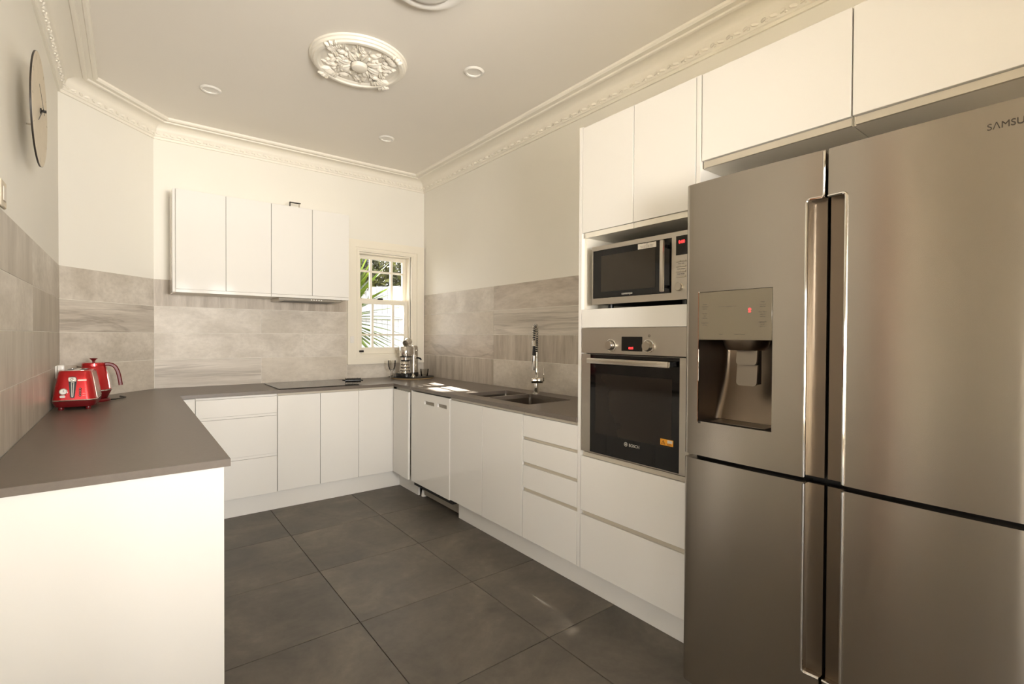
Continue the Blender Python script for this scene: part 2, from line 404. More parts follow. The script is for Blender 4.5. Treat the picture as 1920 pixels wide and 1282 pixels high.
obj('window_frame', b, 'trimpaint', e); obj('pane', B().box(-3.575, -3.57, LW[0] + 0.03, LW[1] - 0.03, LZ[0] + 0.03, LZ[1] - 0.03), 'glass', e)
portal('portal', (-3.60, LM, (LZ[0] + LZ[1]) / 2), (1, 0, 0), LW[1] - LW[0], LZ[1] - LZ[0])
portal('portal', ((WX0 + WX1) / 2, YB + 0.145, (WZ0 + WZ1) / 2), (0, -1, 0), WX1 - WX0, WZ1 - WZ0)

# ---- wall tiles: four courses of long tiles, every tile its own piece
ROWS = [(1.501, 1.70), (1.301, 1.4985), (1.101, 1.2985), (0.8852, 1.0985)]
G = 0.0012
def wtile(parent, mat, kind, a, c, z0, z1):
    b = B()
    if kind == 'right': b.box(XR, XR + 0.012, a + G, c - G, z0, z1, 0.0008)
    elif kind == 'left': b.box(XL - 0.012, XL, a + G, c - G, z0, z1, 0.0008)
    elif kind == 'back': b.box(a + G, c - G, YB, YB + 0.012, z0, z1, 0.0008)
    else: b.prism([dpt(a + G, 0), dpt(c - G, 0), dpt(c - G, -0.012), dpt(a + G, -0.012)], 'z', z0, z1)
    return obj('tile', b, mat, parent)
for (z0, z1), ms in zip(ROWS, (('t_cloud', 't_diag'), ('t_plain', 't_vein'), ('t_diag', 't_streak'), ('t_streak', 't_cloud'))):
    wtile(wr, ms[0], 'right', 3.287, YB, z0, z1); wtile(wr, ms[1], 'right', 2.087, 3.287, z0, z1); wtile(wr, ms[1], 'right', 1.73, 2.087, z0, z1)
for (z0, z1), ms in zip(ROWS, (('t_cloud', 't_faint'), ('t_faint', 't_cloud'), ('t_faint', 't_faint'), ('t_faint', 't_streak'))):
    wtile(wl, ms[0], 'left', 2.97, DX[1], z0, z1); wtile(wl, ms[1], 'left', 1.77, 2.97, z0, z1)
for (z0, z1), m_ in zip(ROWS, ('t_cloud', 't_vein', 't_cloud', 't_plain')): wtile(wd, m_, 'corner', 0.0, DLEN, z0, z1)
for (z0, z1), js in zip(ROWS, (((0.1426, 't_streak'), (0.565, 't_streak'), (1.583, None)), ((0.1426, 't_cloud'), (0.865, 't_cloud'), (1.583, None)), ((0.1426, 't_cloud'), (1.20, 't_cloud'), (1.583, None)), ((0.1426, 't_vein'), (0.865, 't_plain'), (1.583, None)))):
    for (a, m_), (c, _) in zip(js, js[1:]): wtile(wb, m_, 'back', a, c, z0, z1)
wtile(wb, 't_cloud', 'back', 1.583, XR, 0.8852, 1.018)

# ---- plaster cornice: moulded profile mitred round the room, scrolls along its lower edge
PROF = [(-0.004, 2.737), (0.010, 2.737), (0.012, 2.752), (0.020, 2.756), (0.021, 2.759), (0.031, 2.786), (0.035, 2.790), (0.037, 2.803), (0.044, 2.816), (0.058, 2.826), (0.080, 2.832), (0.112, 2.834), (0.116, 2.826), (0.128, 2.8235), (0.136, 2.827), (0.138, 2.835), (0.160, 2.836), (0.164, 2.830), (0.176, 2.830), (0.185, 2.838), (0.187, 2.851), (-0.004, 2.851)]
CP = [(XL, YE), DX, DY, (XR, YB), (XR, -0.2)]
def off_pt(i, p):
    def nrm(a, c):
        d = Vector((c[0] - a[0], c[1] - a[1])).normalized(); return Vector((d.y, -d.x))
    v = Vector(CP[i])
    if i == 0: return v + nrm(CP[0], CP[1]) * p
    if i == len(CP) - 1: return v + nrm(CP[-2], CP[-1]) * p
    a, c = nrm(CP[i - 1], CP[i]), nrm(CP[i], CP[i + 1]); m_ = (a + c).normalized(); return v + m_ * (p / m_.dot(a))
orn = None
for i in range(4):
    b = B(); A = [b.bm.verts.new((*off_pt(i, p), z)) for p, z in PROF]; D = [b.bm.verts.new((*off_pt(i + 1, p), z)) for p, z in PROF]
    for k in range(len(PROF)): b.bm.faces.new((A[k], A[(k + 1) % len(PROF)], D[(k + 1) % len(PROF)], D[k]))
    b.bm.faces.new(A); b.bm.faces.new(D[::-1])
    tr = struct('trim_%d' % (i + 1), b, 'plaster')
    if orn is None:
        q = B(); tilt = Matrix.Rotation(math.radians(-20), 4, 'X')
        q.ball((-0.020, 0, 0), 0.024, 0.007, 0.010, 7, 4, 0.45); q.ball((0.012, 0, 0.002), 0.022, 0.006, 0.009, 7, 4, -0.5); q.ball((0.030, 0.001, -0.006), 0.008, 0.007, 0.007, 6, 4)
        orn = q
        me = bpy.data.meshes.new('scroll_ornament'); finish(q.bm, me); me.materials.append(M['plaster'])
    a, c = off_pt(i, 0.026), off_pt(i + 1, 0.026); d = c - a; L = d.length; n_ = int(L / 0.084); ang = math.atan2(d.y, d.x)
    for k in range(n_):
        p = a + d * ((k + 0.5) / n_)
        if i == 3 and p.y < 0.2: continue
        o = bpy.data.objects.new('scroll_ornament', me); COL.objects.link(o); o.parent = tr; o.location = (p.x, p.y, 2.7725); o.rotation_euler = (0, 0, ang)

# ---- back window: architrave, double-hung sashes with glazing bars
e = structE('window_1', ((WX0 + WX1) / 2, YB, WZ0))
def ring(b, x0, x1, z0, z1, wd_, y0, y1):
    b.prism([(x0, z0), (x1, z0), (x1, z1), (x0, z1)], 'y', y0, y1, [[(x0 + wd_, z0 + wd_), (x1 - wd_, z0 + wd_), (x1 - wd_, z1 - wd_), (x0 + wd_, z1 - wd_)]])
b = B()
# architrave: stepped profile; the right leg is wider, up to the side wall
b.prism([(1.583, 1.02), (2.364, 1.02), (2.364, 2.182), (1.583, 2.182)], 'y', YB - 0.012, YB + 0.01, [[(WX0, WZ0), (WX1, WZ0), (WX1, WZ1), (WX0, WZ1)]])
b.prism([(1.583, 1.02), (2.364, 1.02), (2.364, 2.182), (1.583, 2.182)], 'y', YB - 0.022, YB - 0.012, [[(1.655, 1.07), (2.285, 1.07), (2.285, 2.112), (1.655, 2.112)]])
b.prism([(1.67, 1.08), (2.262, 1.08), (2.262, 2.098), (1.67, 2.098)], 'y', YB - 0.018, YB - 0.012, [[(1.684, 1.092), (2.24, 1.092), (2.24, 2.086), (1.684, 2.086)]])
obj('architrave', b, 'trimpaint', e)
b = B(); ring(b, WX0 - 0.001, WX1 + 0.001, WZ0 - 0.001, WZ1 + 0.001, 0.012, YB + 0.02, YB + 0.15); jb = obj('window_frame', b, 'trimpaint', e)
def sash(name, z0, z1, yf, rows, bot, topr):
    x0, x1 = WX0 + 0.012, WX1 - 0.012; b = B(); y0, y1 = yf, yf + 0.035
    b.box(x0, x0 + 0.036, y0, y1, z0, z1, 0.002); b.box(x1 - 0.036, x1, y0, y1, z0, z1, 0.002)
    b.box(x0 + 0.036, x1 - 0.036, y0, y1, z0, z0 + bot, 0.002); b.box(x0 + 0.036, x1 - 0.036, y0, y1, z1 - topr, z1, 0.002)
    s_ = obj(name, b, 'trimpaint', e)
    g = B()
    for xc in (1.848, 2.060): g.box(xc - 0.011, xc + 0.011, y0 + 0.004, y1 - 0.004, z0 + bot, z1 - topr)
    for zc in rows:
        for xa, xb in ((x0 + 0.036, 1.837), (1.859, 2.049), (2.071, x1 - 0.036)): g.box(xa, xb, y0 + 0.004, y1 - 0.004, zc - 0.009, zc + 0.009)
    obj('glazing_bar', g, 'trimpaint', s_)
    cols = ((x0 + 0.036, 1.837), (1.859, 2.049), (2.071, x1 - 0.036)); zs = [z0 + bot] + [v for zc in rows for v in (zc - 0.009, zc + 0.009)] + [z1 - topr]
    for xa, xb in cols:
        for k in range(0, len(zs), 2): obj('pane', B().box(xa - 0.004, xb + 0.004, yf + 0.016, yf + 0.019, zs[k] - 0.004, zs[k + 1] + 0.004), 'glass', s_)
    return s_
su = sash('upper_sash', 1.60, 2.062, YB + 0.085, (1.909,), 0.045, 0.035)
so = sash('lower_sash', 1.112, 1.635, YB + 0.045, (1.297,), 0.062, 0.042)
obj('sash_lock', B().box(1.90, 1.952, YB + 0.04, YB + 0.07, 1.637, 1.652, 0.003), 'dark', so)
obj('sash_lift', B().box(1.712, 1.757, YB + 0.035, YB + 0.046, 1.128, 1.148, 0.003), 'dark', so)
sp = thing('switch_plate', 'small white switch plate on the left leg of the window architrave', 'switch', (1.622, YB - 0.022, 1.25))
obj('plate', B().box(1.604, 1.640, YB - 0.028, YB - 0.0222, 1.218, 1.282, 0.002), 'white', sp); obj('rocker', B().box(1.615, 1.629, YB - 0.031, YB - 0.028, 1.238, 1.262, 0.001), 'white', sp)

# ------------------------------------------------------------------ ceiling fittings
def rose():
    cx, cy = 1.035, 2.755
    t = thing('ceiling_rose', 'large round plaster ceiling rose with moulded rim and leaf relief', 'ceiling rose', (cx, cy, H))
    b = B().lathe([(0, H - 0.020), (0.205, H - 0.020), (0.211, H - 0.026), (0.219, H - 0.028), (0.223, H - 0.036), (0.234, H - 0.038), (0.243, H - 0.035), (0.247, H - 0.027), (0.254, H - 0.024), (0.259, H - 0.013), (0.265, H - 0.010), (0.267, H - 0.0005)], (cx, cy), 64)
    obj('rim', b, 'plaster', t)
    obj('boss', B().lathe([(0, H - 0.05), (0.034, H - 0.05), (0.042, H - 0.045), (0.046, H - 0.024)], (cx, cy), 32), 'plaster', t)
    def leafm(L, W, hgt):
        b = B(); n = 6; rows = []
        for i in range(n + 1):
            u = i / n; wv = W * math.sin(PI * (0.08 + 0.9 * u) ** 0.8); zc = -hgt * (0.35 + 0.65 * math.sin(PI * min(1, u * 1.1)))
            rows.append([b.bm.verts.new(p) for p in ((u * L, -wv, 0.004), (u * L, -wv * 0.5, zc), (u * L, 0, zc * 0.6), (u * L, wv * 0.5, zc), (u * L, wv, 0.004))])
        for A, D in zip(rows, rows[1:]):
            for k in range(4): b.bm.faces.new((A[k], A[k + 1], D[k + 1], D[k]))
        me = bpy.data.meshes.new('leaf_ornament'); finish(b.bm, me); me.materials.append(M['plaster']); return me
    big, mid, small = leafm(0.085, 0.026, 0.018), leafm(0.06, 0.014, 0.014), leafm(0.035, 0.011, 0.012)
    def put(me, r, a, turn, name='leaf_ornament', dz=0.020):
        o = bpy.data.objects.new(name, me); COL.objects.link(o); o.parent = t; o.location = (r * math.cos(a), r * math.sin(a), -dz); o.rotation_euler = (0, 0, a + turn)
    for k in range(8): put(big, 0.048, k * PI / 4, 0)
    for k in range(8): put(mid, 0.075, (k + 0.5) * PI / 4, 0.35); put(mid, 0.075, (k + 0.5) * PI / 4, -0.35)
    for k in range(8):
        a = k * PI / 4
        for s_ in (-1, 1): put(mid, 0.128, a + 0.1 * s_, 0.9 * s_); put(small, 0.155, a + 0.22 * s_, 0.5 * s_)
        put(small, 0.14, a, 0); put(small, 0.17, a + PI / 8, 0)
    for k in range(4):
        a = k * PI / 2 + 0.6
        for q in (-0.16, -0.08, 0, 0.08, 0.16): put(mid, 0.175, a + q * 0.9, q * 3, dz=0.025)
        for q in (-0.07, 0, 0.07): put(small, 0.228, a + q, q * 6, dz=0.036)
    sc = B().ball((0, 0, 0), 0.012, 0.012, 0.012, 8, 5); me = bpy.data.meshes.new('scroll_ornament'); finish(sc.bm, me); me.materials.append(M['plaster'])
    for k in range(16): put(me, 0.118 if k % 2 else 0.098, k * PI / 8 + 0.2, 0, 'scroll_ornament', 0.024)
rose()
t = thing('air_vent', 'round white ceiling diffuser at the top edge, nearer than the rose', 'vent', (1.03, 1.925, H))
obj('ring', B().lathe([(0.112, H - 0.012), (0.120, H - 0.020), (0.135, H - 0.034), (0.150, H - 0.040), (0.165, H - 0.036), (0.178, H - 0.012), (0.186, H - 0.001)], (1.03, 1.925), 48), 'white', t)
obj('throat', B().lathe([(0.115, H - 0.012), (0.11, H - 0.002), (0, H - 0.002)], (1.03, 1.925), 32), 'white', t)
obj('disc', B().lathe([(0, H - 0.058), (0.085, H - 0.056), (0.105, H - 0.050), (0.110, H - 0.044), (0.106, H - 0.040), (0, H - 0.040)], (1.03, 1.925), 40), 'white', t)
obj('stem', B().cyl((1.03, 1.925, H - 0.042), (1.03, 1.925, H - 0.001), 0.012), 'white', t)
for (x, y), lb in zip(((1.607, 2.44), (0.41, 3.66), (1.607, 3.69)), ('recessed white downlight right of the ceiling rose', 'recessed white downlight left of the ceiling rose, above the back cabinets', 'small recessed white downlight in the far ceiling near the window corner')):
    t = thing('downlight', lb, 'downlight', (x, y, H), group='ceiling downlights')
    obj('ring', B().lathe([(0.040, H - 0.001), (0.042, H - 0.007), (0.050, H - 0.010), (0.058, H - 0.006), (0.061, H - 0.0008)], (x, y), 32), 'white', t)
    obj('lens', B().lathe([(0, H - 0.002), (0.0405, H - 0.002), (0.0405, H - 0.0005)], (x, y), 24), 'white', t)

# ------------------------------------------------------------------ base cabinets
def door(name, parent, axis, a, c, z0, z1, face, th=0.018, mat='gloss', bev=0.0012):
    b = B()
    if axis == 'x': b.box(face, face + th, min(a, c), max(a, c), z0, z1, bev)
    else: b.box(min(a, c), max(a, c), face, face + th, z0, z1, bev)
    return obj(name, b, mat, parent)
DZ0, DZ1 = 0.142, 0.843
# back run
t = thing('base_cabinet', 'white gloss base cabinet with three drawers beside the left worktop return', 'cabinet', (0.6, K + 0.3, 0.14))
obj('body', B().box(0.344, 0.850, K + 0.019, YB - 0.01, 0.14, 0.86), 'carcass', t)
obj('filler', B().box(0.2425, 0.342, K, K + 0.018, DZ0, 0.858, 0.001), 'gloss', t)
for z0, z1 in ((0.722, 0.844), (0.427, 0.702), (0.138, 0.406)): door('drawer', t, 'y', 0.346, 0.849, z0, z1, K)
for z0, z1 in ((0.7035, 0.7205), (0.4075, 0.4255), (0.8455, 0.859)): obj('finger_rail', B().box(0.346, 0.849, K + 0.006, K + 0.0188, z0, z1), 'gloss', t)
t = thing('base_cabinet', 'white gloss two-door base cabinet under the black cooktop', 'cabinet', (1.155, K + 0.3, 0.14))
obj('body', B().box(0.852, 1.457, K + 0.019, YB - 0.01, 0.14, 0.86), 'carcass', t)
door('door', t, 'y', 0.853, 1.1548, DZ0, DZ1, K); door('door', t, 'y', 1.1575, 1.457, DZ0, DZ1, K)
obj('finger_rail', B().box(0.853, 1.457, K + 0.008, K + 0.0188, 0.845, 0.859), 'rail', t)
t = thing('base_cabinet', 'narrow white gloss base cabinet with one door in the back right corner', 'cabinet', (1.61, K + 0.3, 0.14))
obj('body', B().box(1.459, 1.763, K + 0.019, YB - 0.01, 0.14, 0.86), 'carcass', t)
door('door', t, 'y', 1.459, 1.7615, DZ0, DZ1, K)
obj('finger_rail', B().box(1.459, 1.763, K + 0.008, K + 0.0188, 0.845, 0.859), 'rail', t)
# right run
t = thing('base_cabinet', 'narrow white gloss corner cabinet with a slightly sagging door beside the dishwasher', 'cabinet', (F + 0.3, 3.72, 0.14))
obj('body', B().box(F + 0.02, XR - 0.01, 3.575, 3.878, 0.14, 0.86), 'carcass', t)
obj('side_strip', B().box(F + 0.006, XR - 0.01, 3.5575, 3.574, 0.14, 0.858), 'gloss', t)
m_ = Matrix.Translation((F + 0.002, 3.872, 0.5)) @ Matrix.Rotation(math.radians(0.55), 4, 'X') @ Matrix.Rotation(math.radians(-1.6), 4, 'Z')
obj('door', B().box(-0.016, 0.002, -0.299, -0.003, -0.356, 0.343, 0.0012, mat=m_), 'gloss', t)
t = thing('dishwasher', 'integrated dishwasher with white gloss door panel and two recessed pulls', 'dishwasher', (F + 0.3, 3.26, 0.02))
obj('body', B().box(F + 0.024, XR - 0.02, 2.968, 3.556, 0.1, 0.858), 'darkgrey', t)
dd = obj('door', B().prism([(2.964, 0.138), (3.555, 0.138), (3.555, 0.851), (2.964, 0.851)], 'x', F - 0.004, F + 0.018, [rrect(3.262, 0.783, 0.155, 0.026, 0.004, 2), rrect(3.071, 0.785, 0.135, 0.026, 0.004, 2)]), 'gloss', t)
for yc, w_ in ((3.262, 0.155), (3.071, 0.135)):
    obj('recess', B().box(F + 0.010, F + 0.012, yc - w_ / 2, yc + w_ / 2, 0.769, 0.799), 'pull', dd)
obj('kick_panel', B().box(F + 0.085, F + 0.10, 2.972, 3.50, 0.022, 0.132), 'pull', t)
obj('foot', B().cyl((F + 0.10, 3.535, 0.0), (F + 0.10, 3.535, 0.05), 0.022, 0.016), 'white', t)
t = thing('base_cabinet', 'white gloss two-door cabinet under the sink', 'cabinet', (F + 0.3, 2.56, 0.14))
obj('body', B().box(F + 0.019, XR - 0.01, 2.93, 2.963, 0.14, 0.86).box(F + 0.019, XR - 0.01, 2.157, 2.19, 0.14, 0.86).box(F + 0.019, XR - 0.01, 2.19, 2.93, 0.14, 0.16).box(F + 0.019, F + 0.04, 2.19, 2.93, 0.80, 0.86), 'carcass', t)
door('door', t, 'x', 2.5665, 2.963, DZ0, DZ1, F); door('door', t, 'x', 2.163, 2.5635, DZ0, DZ1, F)
obj('finger_rail', B().box(F + 0.008, F + 0.0188, 2.16, 2.963, 0.845, 0.859), 'rail', t)
t = thing('base_cabinet', 'white gloss cabinet of four drawers between sink and oven', 'cabinet', (F + 0.3, 1.94, 0.14))
obj('body', B().box(F + 0.019, XR - 0.01, 1.729, 2.155, 0.14, 0.86), 'carcass', t)
for z0, z1 in ((0.721, 0.843), (0.577, 0.704), (0.431, 0.558), (0.142, 0.411)): door('drawer', t, 'x', 1.729, 2.158, z0, z1, F)
for z0, z1 in ((0.7055, 0.7195), (0.5595, 0.5755), (0.4125, 0.4295), (0.845, 0.859)): obj('finger_rail', B().box(F + 0.008, F + 0.0188, 1.729, 2.155, z0, z1), 'rail', t)
# left return (peninsula)
t = thing('peninsula_cabinet', 'white gloss cabinet run under the left worktop, end panel facing the room', 'cabinet', (-0.04, 2.8, 0))
obj('end_panel', B().box(XL + 0.003, 0.2416, 1.835, 1.855, 0.001, 0.860, 0.001), 'gloss', t)
obj('body', B().box(XL + 0.003, 0.218, 1.857, 3.878, 0.14, 0.86), 'carcass', t)
for y0 in (1.86, 2.365, 2.87, 3.375): obj('door', B().box(0.2225, 0.2405, y0, y0 + 0.50, 0.142, 0.843, 0.0012), 'gloss', t)
# kickboards
tag(obj('kickboard', B().box(0.2, 1.85, 3.924, 3.94, 0.0005, 0.138, 0.001), 'gloss', org=(1.0, 3.93, 0)), 'white kickboard along the floor under the back cabinets', 'kickboard')
tag(obj('kickboard', B().box(1.835, 1.851, 3.573, 3.922, 0.0005, 0.138, 0.001), 'gloss', org=(1.84, 3.75, 0)), 'short white kickboard under the corner cabinet, cut off before the dishwasher', 'kickboard')
tag(obj('kickboard', B().box(1.835, 1.851, 1.09, 2.957, 0.0005, 0.138, 0.001), 'gloss', org=(1.84, 2.0, 0)), 'long white kickboard under the sink, drawers and oven tower', 'kickboard')
tag(obj('kickboard', B().box(0.175, 0.19, 1.857, 3.92, 0.0005, 0.138, 0.001), 'gloss', org=(0.18, 2.9, 0)), 'white kickboard under the left peninsula cabinets', 'kickboard')

# ------------------------------------------------------------------ worktop, sink, tap, cooktop
SB = [(2.04, 2.785, 0.36, 0.25), (2.04, 2.43, 0.36, 0.41)]    # bowls: cx, cy, size x, size y
wt = [(XL + 0.002, 1.822), (0.2588, 1.822), (0.2588, 3.872), (1.7553, 3.872), (1.7553, 1.729), (XR - 0.002, 1.729), (XR - 0.002, YB - 0.002), (0.1436, YB - 0.002), (XL + 0.002, DX[1] - 0.003)]
tag(obj('worktop', B().prism(wt, 'z', 0.861, TZ, [rrect(*s_, 0.02, 3) for s_ in SB]), 'top', org=(1.0, 3.5, 0.861)), 'grey-brown stone worktop running in a U round three walls', 'worktop')
t = thing('sink', 'stainless steel double-bowl undermount sink in the right worktop', 'sink', (2.04, 2.57, 0.68))
for (cx, cy, sx_, sy_), dz in zip(SB, (0.15, 0.18)):
    b = B(); zt_ = 0.8605; zb = zt_ - dz
    lo = [[(x, y, zt_) for x, y in rrect(cx, cy, sx_ + 0.03, sy_ + 0.016, 0.025, 4)], [(x, y, zt_) for x, y in rrect(cx, cy, sx_ - 0.002, sy_ - 0.002, 0.02, 4)], [(x, y, zb + 0.02) for x, y in rrect(cx, cy, sx_ - 0.008, sy_ - 0.008, 0.03, 4)], [(x, y, zb) for x, y in rrect(cx, cy, sx_ - 0.05, sy_ - 0.05, 0.03, 4)]]
    R = [[b.bm.verts.new(p) for p in L] for L in lo]
    for A, D in zip(R, R[1:]):
        for i in range(len(A)): b.bm.faces.new((A[i], A[(i + 1) % len(A)], D[(i + 1) % len(A)], D[i]))
    b.bm.faces.new(R[-1]); bo = obj('bowl', b, 'sink', t)
    obj('drain', B().lathe([(0, zb + 0.001), (0.02, zb + 0.001), (0.022, zb + 0.004), (0.04, zb + 0.004), (0.043, zb + 0.0005)], (cx + 0.06, cy), 20), 'chrome', bo)

def tap():
    bx, by = 2.283, 2.642
    t = thing('kitchen_tap', 'tall chrome pull-down kitchen tap with coiled spring hose', 'tap', (bx, by, TZ))
    f_ = Vector((-0.654, -0.757, 0)); l_ = Vector((-0.757, 0.654, 0)); o = Vector((bx, by, 0)); zv = Vector((0, 0, 1))
    obj('column', B().lathe([(0, TZ), (0.024, TZ), (0.024, TZ + 0.006), (0.017, TZ + 0.010), (0.0165, 0.955), (0.0125, 0.957), (0.0125, 1.165), (0.0145, 1.167), (0.0145, 1.178), (0, 1.178)], (bx, by), 20), 'chrome', t)
    a = o + f_ * 0.02; X = Matrix((( -l_.x, f_.x, 0, a.x), (-l_.y, f_.y, 0, a.y), (0, 0, 1, 0.978), (0, 0, 0, 1)))
    obj('mixer_block', B().box(-0.036, 0.046, -0.026, 0.022, -0.018, 0.018, 0.004, 2, mat=X), 'chrome', t)
    q = o - l_ * 0.052; obj('lever', B().box(q.x - 0.005, q.x + 0.005, q.y - 0.005, q.y + 0.005, 0.97, 1.065, 0.002), 'chrome', t)
    # coil along an arch that leans over the sink
    path = []; reach = 0.10; sh = l_ * 0.018
    for i in range(13): path.append(o + zv * (1.178 + 0.11 * i / 12))
    for i in range(1, 25):
        u = PI * i / 24; path.append(o + (f_ * reach / 2 + sh / 2) * (1 - math.cos(u)) + zv * (1.288 + 0.078 * math.sin(u)))
    for i in range(1, 5): path.append(o + f_ * reach + sh + zv * (1.288 - 0.036 * i / 4))
    cum = [0]
    for a_, b_ in zip(path, path[1:]): cum.append(cum[-1] + (b_ - a_).length)
    def at(s_):
        for k in range(len(cum) - 1):
            if s_ <= cum[k + 1]: return path[k].lerp(path[k + 1], (s_ - cum[k]) / (cum[k + 1] - cum[k])), (path[k + 1] - path[k]).normalized()
        return path[-1], (path[-1] - path[-2]).normalized()
    turns = 26; n = turns * 10; pts = []; sdv = f_.cross(zv)
    for i in range(n + 1):
        p, d = at(cum[-1] * i / n); nn = sdv.cross(d).normalized(); th = 2 * PI * i / 10; pts.append(p + (sdv * math.cos(th) + nn * math.sin(th)) * 0.0135)
    obj('spring', B().tube(pts, 0.0032, 6), 'chrome', t)
    obj('hose', B().tube(path, 0.008, 8), 'black', t)
    e_ = path[-1]
    obj('collar', B().cyl(e_ + zv * 0.006, e_ - zv * 0.03, 0.0135, 0.016), 'chrome', t)
    obj('spray_neck', B().cyl(e_ - zv * 0.03, e_ - zv * 0.098, 0.009, 0.013), 'black', t)
    obj('spray_head', B().lathe([(0, 1.055), (0.013, 1.055), (0.0165, 1.075), (0.0165, 1.154), (0.012, 1.158), (0, 1.158)], (e_.x, e_.y), 18), 'chrome', t)
    obj('holder_arm', B().tube([o + zv * 1.14, o + f_ * 0.05 + sh * 0.5 + zv * 1.14, o + f_ * reach + sh + zv * 1.135], 0.005, 8), 'chrome', t)
    obj('fixed_spout', B().tube([o + zv * 1.0 + f_ * 0.02, o + f_ * 0.06 + zv * 1.03, o + f_ * 0.14 + zv * 1.02, o + f_ * 0.15 + zv * 1.0], 0.0075, 8), 'chrome', t)
tap()
t = thing('cooktop', 'black glass cooktop set on the back worktop', 'cooktop', (1.17, 4.17, TZ))
obj('glass_top', B().box(0.868, 1.474, 3.912, 4.435, TZ + 0.0005, TZ + 0.006, 0.0015), 'hob', t)
def bristle():
    t = thing('pan_brush', 'small black bristly brush lying on the right end of the cooktop', 'brush', (1.465, 4.03, TZ + 0.03), rot=math.radians(-14))
    obj('core', B().cyl((-0.062, 0, 0), (0.062, 0, 0), 0.016, n=12), 'black', t)
    b = B()
    for i in range(12):
        for k in range(9):
            a = 2 * PI * (k + 0.5 * (i % 2)) / 9; x = -0.058 + 0.0105 * i; p = Vector((x, math.cos(a) * 0.014, math.sin(a) * 0.014)); b.cyl(p, p + Vector((0, math.cos(a) * 0.009, math.sin(a) * 0.009)), 0.0022, 0.001, 4)
    o = obj('bristles', b, 'black', t); o['kind'] = 'stuff'
    obj('handle', B().cyl((-0.085, 0, 0.004), (-0.062, 0, 0), 0.005, n=8).cyl((0.062, 0, 0), (0.08, 0, -0.004), 0.005, n=8), 'black', t)
bristle()

# ------------------------------------------------------------------ wall cabinets over the cooktop, range hood
U, UB, UT = 4.1807, 1.589, 2.3163
for k, (x0, x1, lb) in enumerate(((0.2369, 0.8732, 'white gloss two-door wall cabinet, left of the pair over the cooktop'), (0.8732, 1.4850, 'white gloss two-door wall cabinet next to the window, range hood under it'))):
    t = thing('wall_cabinet', lb, 'cabinet', ((x0 + x1) / 2, YB - 0.1, UB), group='wall cabinets on the back wall')
    bx0 = x0 + (0.0005 if k else 0)
    b = B().box(bx0 + (0.016 if k == 0 else 0), x1 - 0.0005, U + 0.02, YB - 0.003, UB, UT - 0.001)
    obj('body', b, 'carcass', t)
    if k == 0: obj('side_panel', B().box(x0, x0 + 0.0155, U, YB - 0.003, UB, UT, 0.001), 'gloss', t)
    a = x0 + (0.019 if k == 0 else 0.0012); mid = (0.5650, 1.1814)[k]
    door('door', t, 'y', a, mid - 0.0014, 1.612, UT, U); door('door', t, 'y', mid + 0.0014, x1 - 0.0014, 1.612, UT, U)
    obj('bottom_rail', B().box(a, x1 - 0.001, U + 0.003, U + 0.0195, UB, 1.609), 'gloss', t)
t = thing('range_hood', 'slim slide-out range hood of grey metal under the wall cabinet', 'range hood', (1.17, 4.35, 1.575))
obj('body', B().box(0.935, 1.435, 4.235, 4.49, 1.567, 1.5885, 0.002), 'satin', t)
obj('filter_panel', B().box(0.985, 1.385, 4.25, 4.46, 1.5655, 1.5675), 'dark', t)
obj('front_lip', B().box(0.935, 1.435, 4.222, 4.2345, 1.570, 1.5885, 0.002), 'pull', t)
for k in range(5): obj('button', B().cyl((1.185 + 0.02 * k, 4.2215, 1.579), (1.185 + 0.02 * k, 4.216, 1.579), 0.0055, n=10), 'white', t)
t = thing('metal_bracket', 'small dark metal bracket standing on top of the wall cabinets', 'bracket', (1.075, 4.32, UT))
obj('bar', B().box(1.04, 1.125, 4.315, 4.335, UT + 0.064, UT + 0.070), 'dark', t)
obj('leg', B().box(1.04, 1.047, 4.317, 4.333, UT + 0.0005, UT + 0.064), 'dark', t); obj('leg', B().box(1.112, 1.119, 4.317, 4.333, UT + 0.0005, UT + 0.064), 'satin', t)

# ------------------------------------------------------------------ oven tower
t = thing('oven_tower', 'tall white cabinet tower holding the microwave and built-in oven', 'cabinet', (2.07, 1.4, 0.14))
obj('side_panel', B().box(F, XR - 0.004, 1.7065, 1.7265, DZ0 - 0.004, 2.322, 0.001), 'gloss', t)
obj('side_panel', B().box(F, XR - 0.004, 1.0685, 1.0885, 0.001, 2.316, 0.001), 'gloss', t)
b = B()
b.box(F + 0.02, XR - 0.006, 1.69, 1.706, 0.14, 2.315); b.box(F + 0.02, XR - 0.006, 1.089, 1.105, 0.14, 2.315)
b.box(F + 0.02, XR - 0.006, 1.105, 1.69, 1.775, 2.315); b.box(F + 0.02, XR - 0.006, 1.105, 1.69, 1.402, 1.4225)
b.box(F + 0.02, XR - 0.006, 1.105, 1.69, 0.14, 0.705); b.box(XR - 0.02, XR - 0.006, 1.105, 1.69, 0.705, 1.775)
obj('body', b, 'carcass', t)
door('door', t, 'x', 1.3955, 1.704, 1.799, 2.316, F); door('door', t, 'x', 1.091, 1.3925, 1.799, 2.316, F)
for y0, y1 in ((1.3955, 1.690), (1.105, 1.3925)): obj('finger_rail', B().box(F + 0.006, F + 0.0195, y0, y1, 1.773, 1.797), 'carcass', t)
obj('fascia_panel', B().box(F, F + 0.018, 1.091, 1.704, 1.3325, 1.4225, 0.001), 'gloss', t)
door('drawer', t, 'x', 1.091, 1.704, 0.431, 0.700, F); door('drawer', t, 'x', 1.091, 1.704, 0.142, 0.409, F)
for z0, z1 in ((0.411, 0.429), (0.702, 0.722)): obj('finger_rail', B().box(F + 0.008, F + 0.0195, 1.091, 1.69, z0, z1), 'rail', t)

